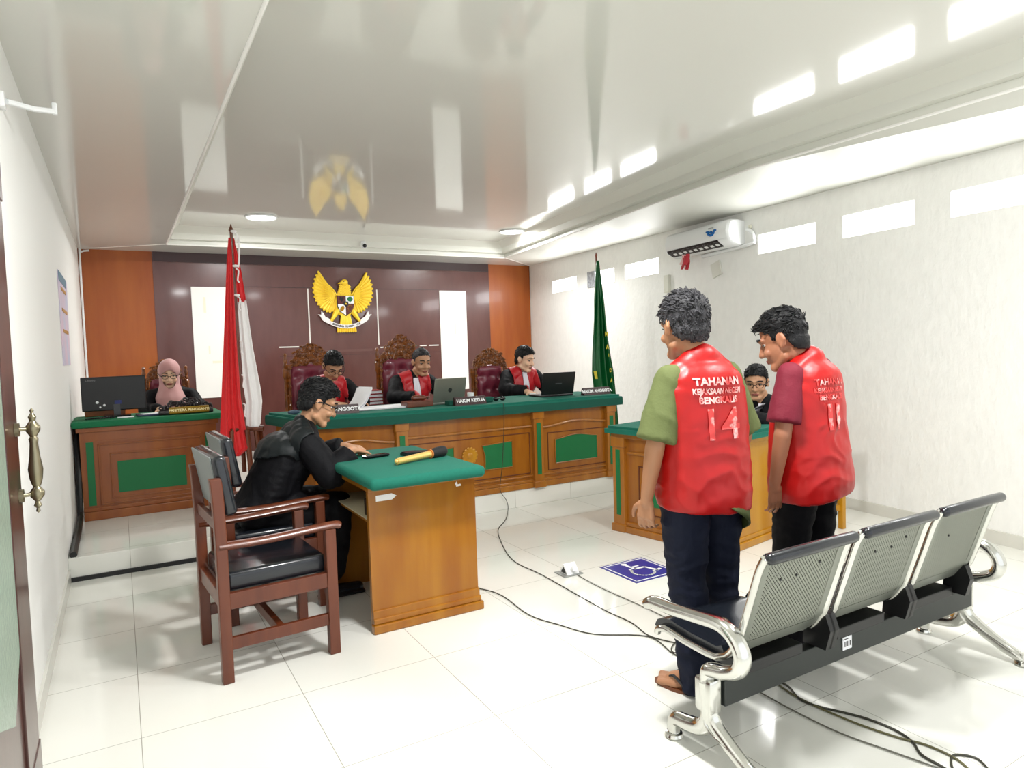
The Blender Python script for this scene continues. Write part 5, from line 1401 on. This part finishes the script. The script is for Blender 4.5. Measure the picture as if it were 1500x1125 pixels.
hem2 = [(.78, .19, .16, -.015, .03), (.85, .195, .165, -.015, .02), (.97, .19, .155, -.01, .01), (1.1, .188, .14, -.005, 0), (1.22, .188, .13, -.008, 0), (1.32, .182, .116, -.012, 0), (1.385, .145, .09, -.012, 0), (1.42, .11, .07, -.012, 0), (1.44, .07, .055, -.015, 0)]
wv = garment(t2, 'vest', vest_fn(J2, 1.02, hem2), M_red, .008, 6, .0055, (3.5, 3.5, 10), 7)
L = J2['L']; cb = L(-.035, 0, 0)
for s_, sz, z, m_, sx in (('TAHANAN', .038, 1.235, M_print2, 1), ('KEJAKSAAN NEGERI', .028, 1.20, M_print2, .8), ('BENGKALIS', .032, 1.168, M_print2, 1)):
    project_text(t2, 'vest_lettering', wv, s_, sz, V((cb.x, cb.y, z)), J2, 0, m_, .001, sx=sx)
for q in (-.028, .03):
    cq = L(-.035+q, 0, 0); project_text(t2, 'vest_number', wv, '1', .16, V((cq.x, cq.y, 1.075)), J2, 0, M_print2, .003, sx=1.3)
b = B(); b.lathe([(.062, -.01), (.068, .0), (.066, .035), (.06, .04)], J2['nb'].lerp(J2['hc'], .12)-V((0, 0, .012)), (-.45, .25, 1), n=24); b.build('shirt_collar', M_maroonsh, t2, smooth=True)
for q, sd in (('L', 1), ('R', -1)): sandal(t2, J2['an'+q], J2['td'+q], sd, M_rubber, M_rubber)

# --- seated people
def seated(x, y, yaw, zs, k, lean, over):
    """zs seat height; lean = forward offset of the shoulders"""
    rt = V((math.cos(yaw), -math.sin(yaw), 0)); fw = V((math.sin(yaw), math.cos(yaw), 0))
    L = lambda a, c, z: V((x, y, zs))+rt*a+fw*c+V((0, 0, z*k))
    J = dict(rt=rt, fw=fw, pel=L(0, 0, .1), ch=L(0, lean*.6, .33), nb=L(0, lean, .5),
             shL=L(-.165, lean*.9, .455), shR=L(.165, lean*.9, .455), hipL=L(-.09, .03, .09), hipR=L(.09, .03, .09), knL=L(-.11, .42, .1), knR=L(.11, .42, .1), L=L)
    J['anL'] = V((*(L(-.11, .38, 0).xy), zs-.42)); J['anR'] = V((*(L(.11, .38, 0).xy), zs-.42)); J['tdL'] = fw; J['tdR'] = fw
    J.update({q: (v(L, rt, fw) if callable(v) else v) for q, v in over.items()})
    return J
def robe_fn(J, s=1.0, sleeve=.075, legs=True):
    def f(b):
        ax = (J['nb']-J['pel']).normalized(); rt = J['rt']; R = Matrix((rt, rt.cross(ax)*-1, ax)).transposed()
        b.ell(J['pel'], (.19*s, .15*s, .15*s), R); b.ell(J['pel'].lerp(J['ch'], .5), (.175*s, .135*s, .2*s), R); b.ell(J['ch'], (.18*s, .13*s, .19*s), R)
        b.caps(J['shL'], J['shR'], .07*s); b.caps(J['nb']-ax*.04, J['nb']+ax*.012, .085*s, .062*s)
        for q in 'LR':
            b.caps(J['sh'+q]-J['nb'].lerp(J['sh'+q], .0)*0, J['nb'].lerp(J['sh'+q], .35), .07*s, .07*s)
            b.caps(J['sh'+q], J['el'+q], .074*s, sleeve*s)
            x, y, d = frame_from(J['wr'+q]-J['el'+q]); e = J['el'+q].lerp(J['wr'+q], .88)
            b.ell(J['el'+q], (sleeve*s,)*3)
            b.loft([[c+(x*math.cos(2*PI*i/18)+y*math.sin(2*PI*i/18))*r for i in range(18)] for c, r in ((J['el'+q], sleeve*s*.95), (J['el'+q].lerp(e, .5), sleeve*s*.85), (e, sleeve*s*.8))])
            if legs: b.caps(J['hip'+q], J['kn'+q], .11*s, .085*s)
            if legs: b.caps(J['kn'+q], J['kn'+q].lerp(J['an'+q], .8), .085*s, .075*s)
    return f
def judge(x, y, yaw, hc, hR, label, over, seed, hairm=M_hair, skin=M_skin, bib=True, s=1.0, hn=350, htop=0, under=.5, zs=PZ+.51, lean=.1, k=1.0, red=True, side=.97, gl=False):
    base = dict(hc=hc, hR=hR, elL=lambda L, r, f: L(-.25, .12+lean, .22), elR=lambda L, r, f: L(.25, .12+lean, .22), wrL=lambda L, r, f: L(-.16, .38+lean, .27), wrR=lambda L, r, f: L(.16, .38+lean, .27),
                handL=(V((0, -1, -.15)), V((0, 0, -1)), 1, .4), handR=(V((0, -1, -.15)), V((0, 0, -1)), -1, .4))
    base.update(over)
    J = seated(x, y, yaw, zs, k, lean, base)
    t, J = person((x, y, zs-.5), label, J, skin, .007, s, 1.08, feet=False)
    if hairm: hair(t, J, 1.08, hairm, seed, hn, .02, .003, .008+htop, .003 if under < .2 else .005, .22, under=.2, fringe=.5 if under > .2 else 0, lift=.012 if under < .2 else 0)
    w = garment(t, 'robe', robe_fn(J, s), M_robe, .011, 3, .007, (7, 7, 3), seed)
    rt, fw, nb = J['rt'], J['fw'], J['nb']
    def uf(c): d = c-nb; return d.dot(rt), d.dot(fw), d.z
    if red:
        add_patch(t, 'red_robe_panel', w, lambda c, n: (lambda q: abs(q[0]) < .155 and abs(q[0]) > .03 and q[2] > -.42 and q[1] > -.06 and (n.dot(fw) > .1 or n.z > .45) and (c-J['hc']).length > .1 and not (abs(q[0]) > .1 and q[2] < -.2))(uf(c)), .004, .008, M_redrobe)
    if bib:
        b = B(); rings = []
        bm_ = bmesh.new(); bm_.from_mesh(w); bv = BVHTree.FromBMesh(bm_)
        for i in range(12):
            z = .0-.032*i; hw = .026+.0022*i
            row = []
            for u in (-1, -.5, 0, .5, 1):
                p = nb+rt*hw*u+V((0, 0, z))+fw*.5; h = bv.ray_cast(p, -fw)
                q = h[0] if h[0] else nb+rt*hw*u+V((0, 0, z))+fw*.07
                row.append(q+fw*(.012+.004*math.sin(u*9)))
            rings.append(row+[r+fw*.006 for r in reversed(row)])
        bm_.free(); b.loft(rings); b.build('white_bib', M_bib, t, smooth='full')
    if gl: glasses(t, J, 1.08)
    return t, J
YJ = 3.5
judge(1.66, YJ, PI, V((1.70, 3.33, 1.31)), head_R(180-5, 38), 'judge in red and black robe bending over papers at the left of the bench',
      dict(wrR=V((1.62, 3.0, .99)), wrL=V((1.84, 2.98, .99)), elR=V((1.42, 3.25, .98)), elL=V((1.92, 3.22, .98)), handR=(V((.5, -.8, -.1)), V((.2, 0, -1)), -1, .4), handL=(V((-.4, -.9, -.1)), V((0, 0, -1)), 1, .4)), 21, bib=False, htop=.006, hn=500, gl=True)
judge(2.5, YJ, PI, V((2.57, 3.33, 1.315)), head_R(180-2, 12), 'judge with short greying hair and white bib in the middle of the bench',
      dict(wrR=V((2.36, 2.95, .99)), elR=V((2.24, 3.22, .99)), wrL=V((2.66, 2.95, .99)), elL=V((2.78, 3.24, .98)), handR=(V((0, -1, -.25)), V((.1, 0, -1)), -1, .6), handL=(V((-.2, -1, -.15)), V((0, 0, -1)), 1, .4)), 22, skin=M_skin, hairm=M_hairg, htop=-.002, hn=160, under=.1, side=.92)
judge(3.74, YJ, PI, V((3.75, 3.33, 1.30)), head_R(180-28, 14), 'young black haired judge with white bib behind the black laptop',
      dict(wrR=V((3.58, 3.0, .975)), elR=V((3.46, 3.25, .99)), wrL=V((3.86, 2.98, .99)), elL=V((3.98, 3.24, .98)), handR=(V((.1, -1, -.2)), V((.1, 0, -1)), -1, .5), handL=(V((-.2, -1, -.15)), V((0, 0, -1)), 1, .4)), 23, skin=M_skin2, htop=.006, hn=450, under=.3)
# man behind the defence desk
judge(4.46, .74, math.radians(-105), V((4.28, .74, 1.10)), head_R(-125, 12), 'man in black robe seated behind the defence desk between the two men in vests',
      dict(wrR=V((3.98, .92, .86)), elR=V((4.2, .98, .8)), wrL=V((3.98, .6, .86)), elL=V((4.22, .5, .8)), handR=(V((-1, .0, -.1)), V((0, 0, -1)), -1, .4), handL=(V((-1, .1, -.1)), V((0, 0, -1)), 1, .4)), 24, skin=M_skin, htop=.004, hn=450, zs=.46, red=False, gl=True, k=.95, lean=.1)
# clerk with headscarf
Jc_over = dict(wrR=V((.30, 4.02, .97)), elR=V((.2, 4.25, .96)), wrL=V((.52, 4.02, .97)), elL=V((.66, 4.28, .96)), handR=(V((.2, -1, -.15)), V((0, 0, -1)), -1, .4), handL=(V((-.2, -1, -.15)), V((0, 0, -1)), 1, .4))
tc_, Jc = judge(.42, 4.45, PI, V((.41, 4.33, 1.28)), head_R(180+3, 14), 'woman in pink headscarf and dark robe seated behind the clerk desk', Jc_over, 25, hairm=None, skin=M_skin2, bib=False, red=False, s=.86, zs=PZ+.5, lean=.08, k=.92, gl=True)
b = B(); P = lambda x, y, z: Jc['hc']+Jc['hR']@V((x, y, z))*1.08; R = Jc['hR']
b.ell(P(0, -.012, .03), (.094, .112, .106), R); b.ell(P(0, -.0, -.05), (.086, .095, .1), R)
b.loft([[Jc['hc']+V((rx*math.cos(a), dy+ry*math.sin(a), dz)) for a in [2*PI*i/28 for i in range(28)]] for dz, rx, ry, dy in ((-.03, .08, .085, .01), (-.10, .085, .085, .0), (-.16, .1, .1, -.02), (-.22, .125, .115, -.045), (-.29, .12, .12, -.075), (-.36, .085, .1, -.11))])
me = remesh(b, .008, 4, .5); Rinv = R.transposed()
bm_ = bmesh.new(); bm_.from_mesh(me)
def infc(c):
    l = Rinv@(c-Jc['hc'])/1.08; return l.y > .02 and (l.x/.055)**2+((l.z+.022)/.078)**2 < 1
bmesh.ops.delete(bm_, geom=[f for f in bm_.faces if infc(f.calc_center_median())], context='FACES'); bm_.to_mesh(me); bm_.free()
displace(me, lambda p, n: .004*noise.noise(V((p.x*14, p.y*14, p.z*5)))*1.6)
shift(me, OFF[tc_.name]); o = link('headscarf', me, M_pink, tc_, smooth='full'); md = o.modifiers.new('Solid', 'SOLIDIFY'); md.thickness = .004; md.offset = 1

# prosecutor in profile, facing the side table (+x)
Jp = seated(.66, 1.2, PI/2, .48, 1.0, .24, dict(
    pel=V((.68, 1.2, .56)), ch=V((.83, 1.2, .80)), nb=V((.93, 1.2, .99)), hc=V((1.015, 1.19, 1.135)), hR=head_R(92, 24),
    shR=V((.90, 1.04, .925)), shL=V((.90, 1.36, .925)), elR=V((1.01, .95, .74)), elL=V((1.05, 1.42, .78)), wrR=V((1.15, 1.0, .86)), wrL=V((1.2, 1.3, .845)),
    handR=(V((.7, .7, -.1)), V((.2, .2, -1)), -1, 1.1), handL=(V((.8, -.6, -.1)), V((0, 0, -1)), 1, .9),
    knR=V((1.08, 1.08, .52)), knL=V((1.08, 1.33, .52)), anR=V((1.0, 1.06, .09)), anL=V((1.04, 1.33, .09)), hipR=V((.7, 1.11, .54)), hipL=V((.7, 1.29, .54)), tdR=V((1, -.1, 0)), tdL=V((1, .1, 0))))
tp, Jp = person((.68, 1.2, 0), 'man with glasses in black robe sitting sideways at the honey wood table', Jp, M_skin, .006, 1.0, 1.1, feet=False)
hair(tp, Jp, 1.1, M_hair, 31, 800, .024, .003, .02, .008, .22, under=.2, fringe=.6)
glasses(tp, Jp, 1.1)
def probe(b):
    robe_fn(Jp, 1.05, .078)(b)
    for k_ in range(9):
        q_ = k_/8; b.ell((.665+.135*q_, 1.2, .58+.29*q_), (.135-.012*q_, .225-.02*q_, .1))
    b.caps((.62, 1.08, .555), (.62, 1.32, .555), .1, .1)
wp = garment(tp, 'robe', probe, M_robe, .009, 3, .008, (9, 9, 3), 9)
add_patch(tp, 'satin_hood', wp, lambda c, n: (c-V((.84, 1.2, .97))).length < .235 and c.x < .93 and (n.x < .5 or n.z > .3) and c.z > .80 and (c-Jp['hc']).length > .1, .005, .008, M_robe2)
for q in 'RL':
    b = B()
    a = Jp['an'+q]; b.caps(a+V((-.02, 0, -.05)), a+V((.17, 0, -.055)), .038, .032); b.caps(a, a+V((0, 0, -.05)), .038, .036); b.box((a.x+.07, a.y, .012), (.27, .085, .022), bev=.008)
    sh_me = remesh(b, .006, 2, .5); shift(sh_me, OFF[tp.name]); link('shoe', sh_me, M_blacklea, tp, smooth='full')
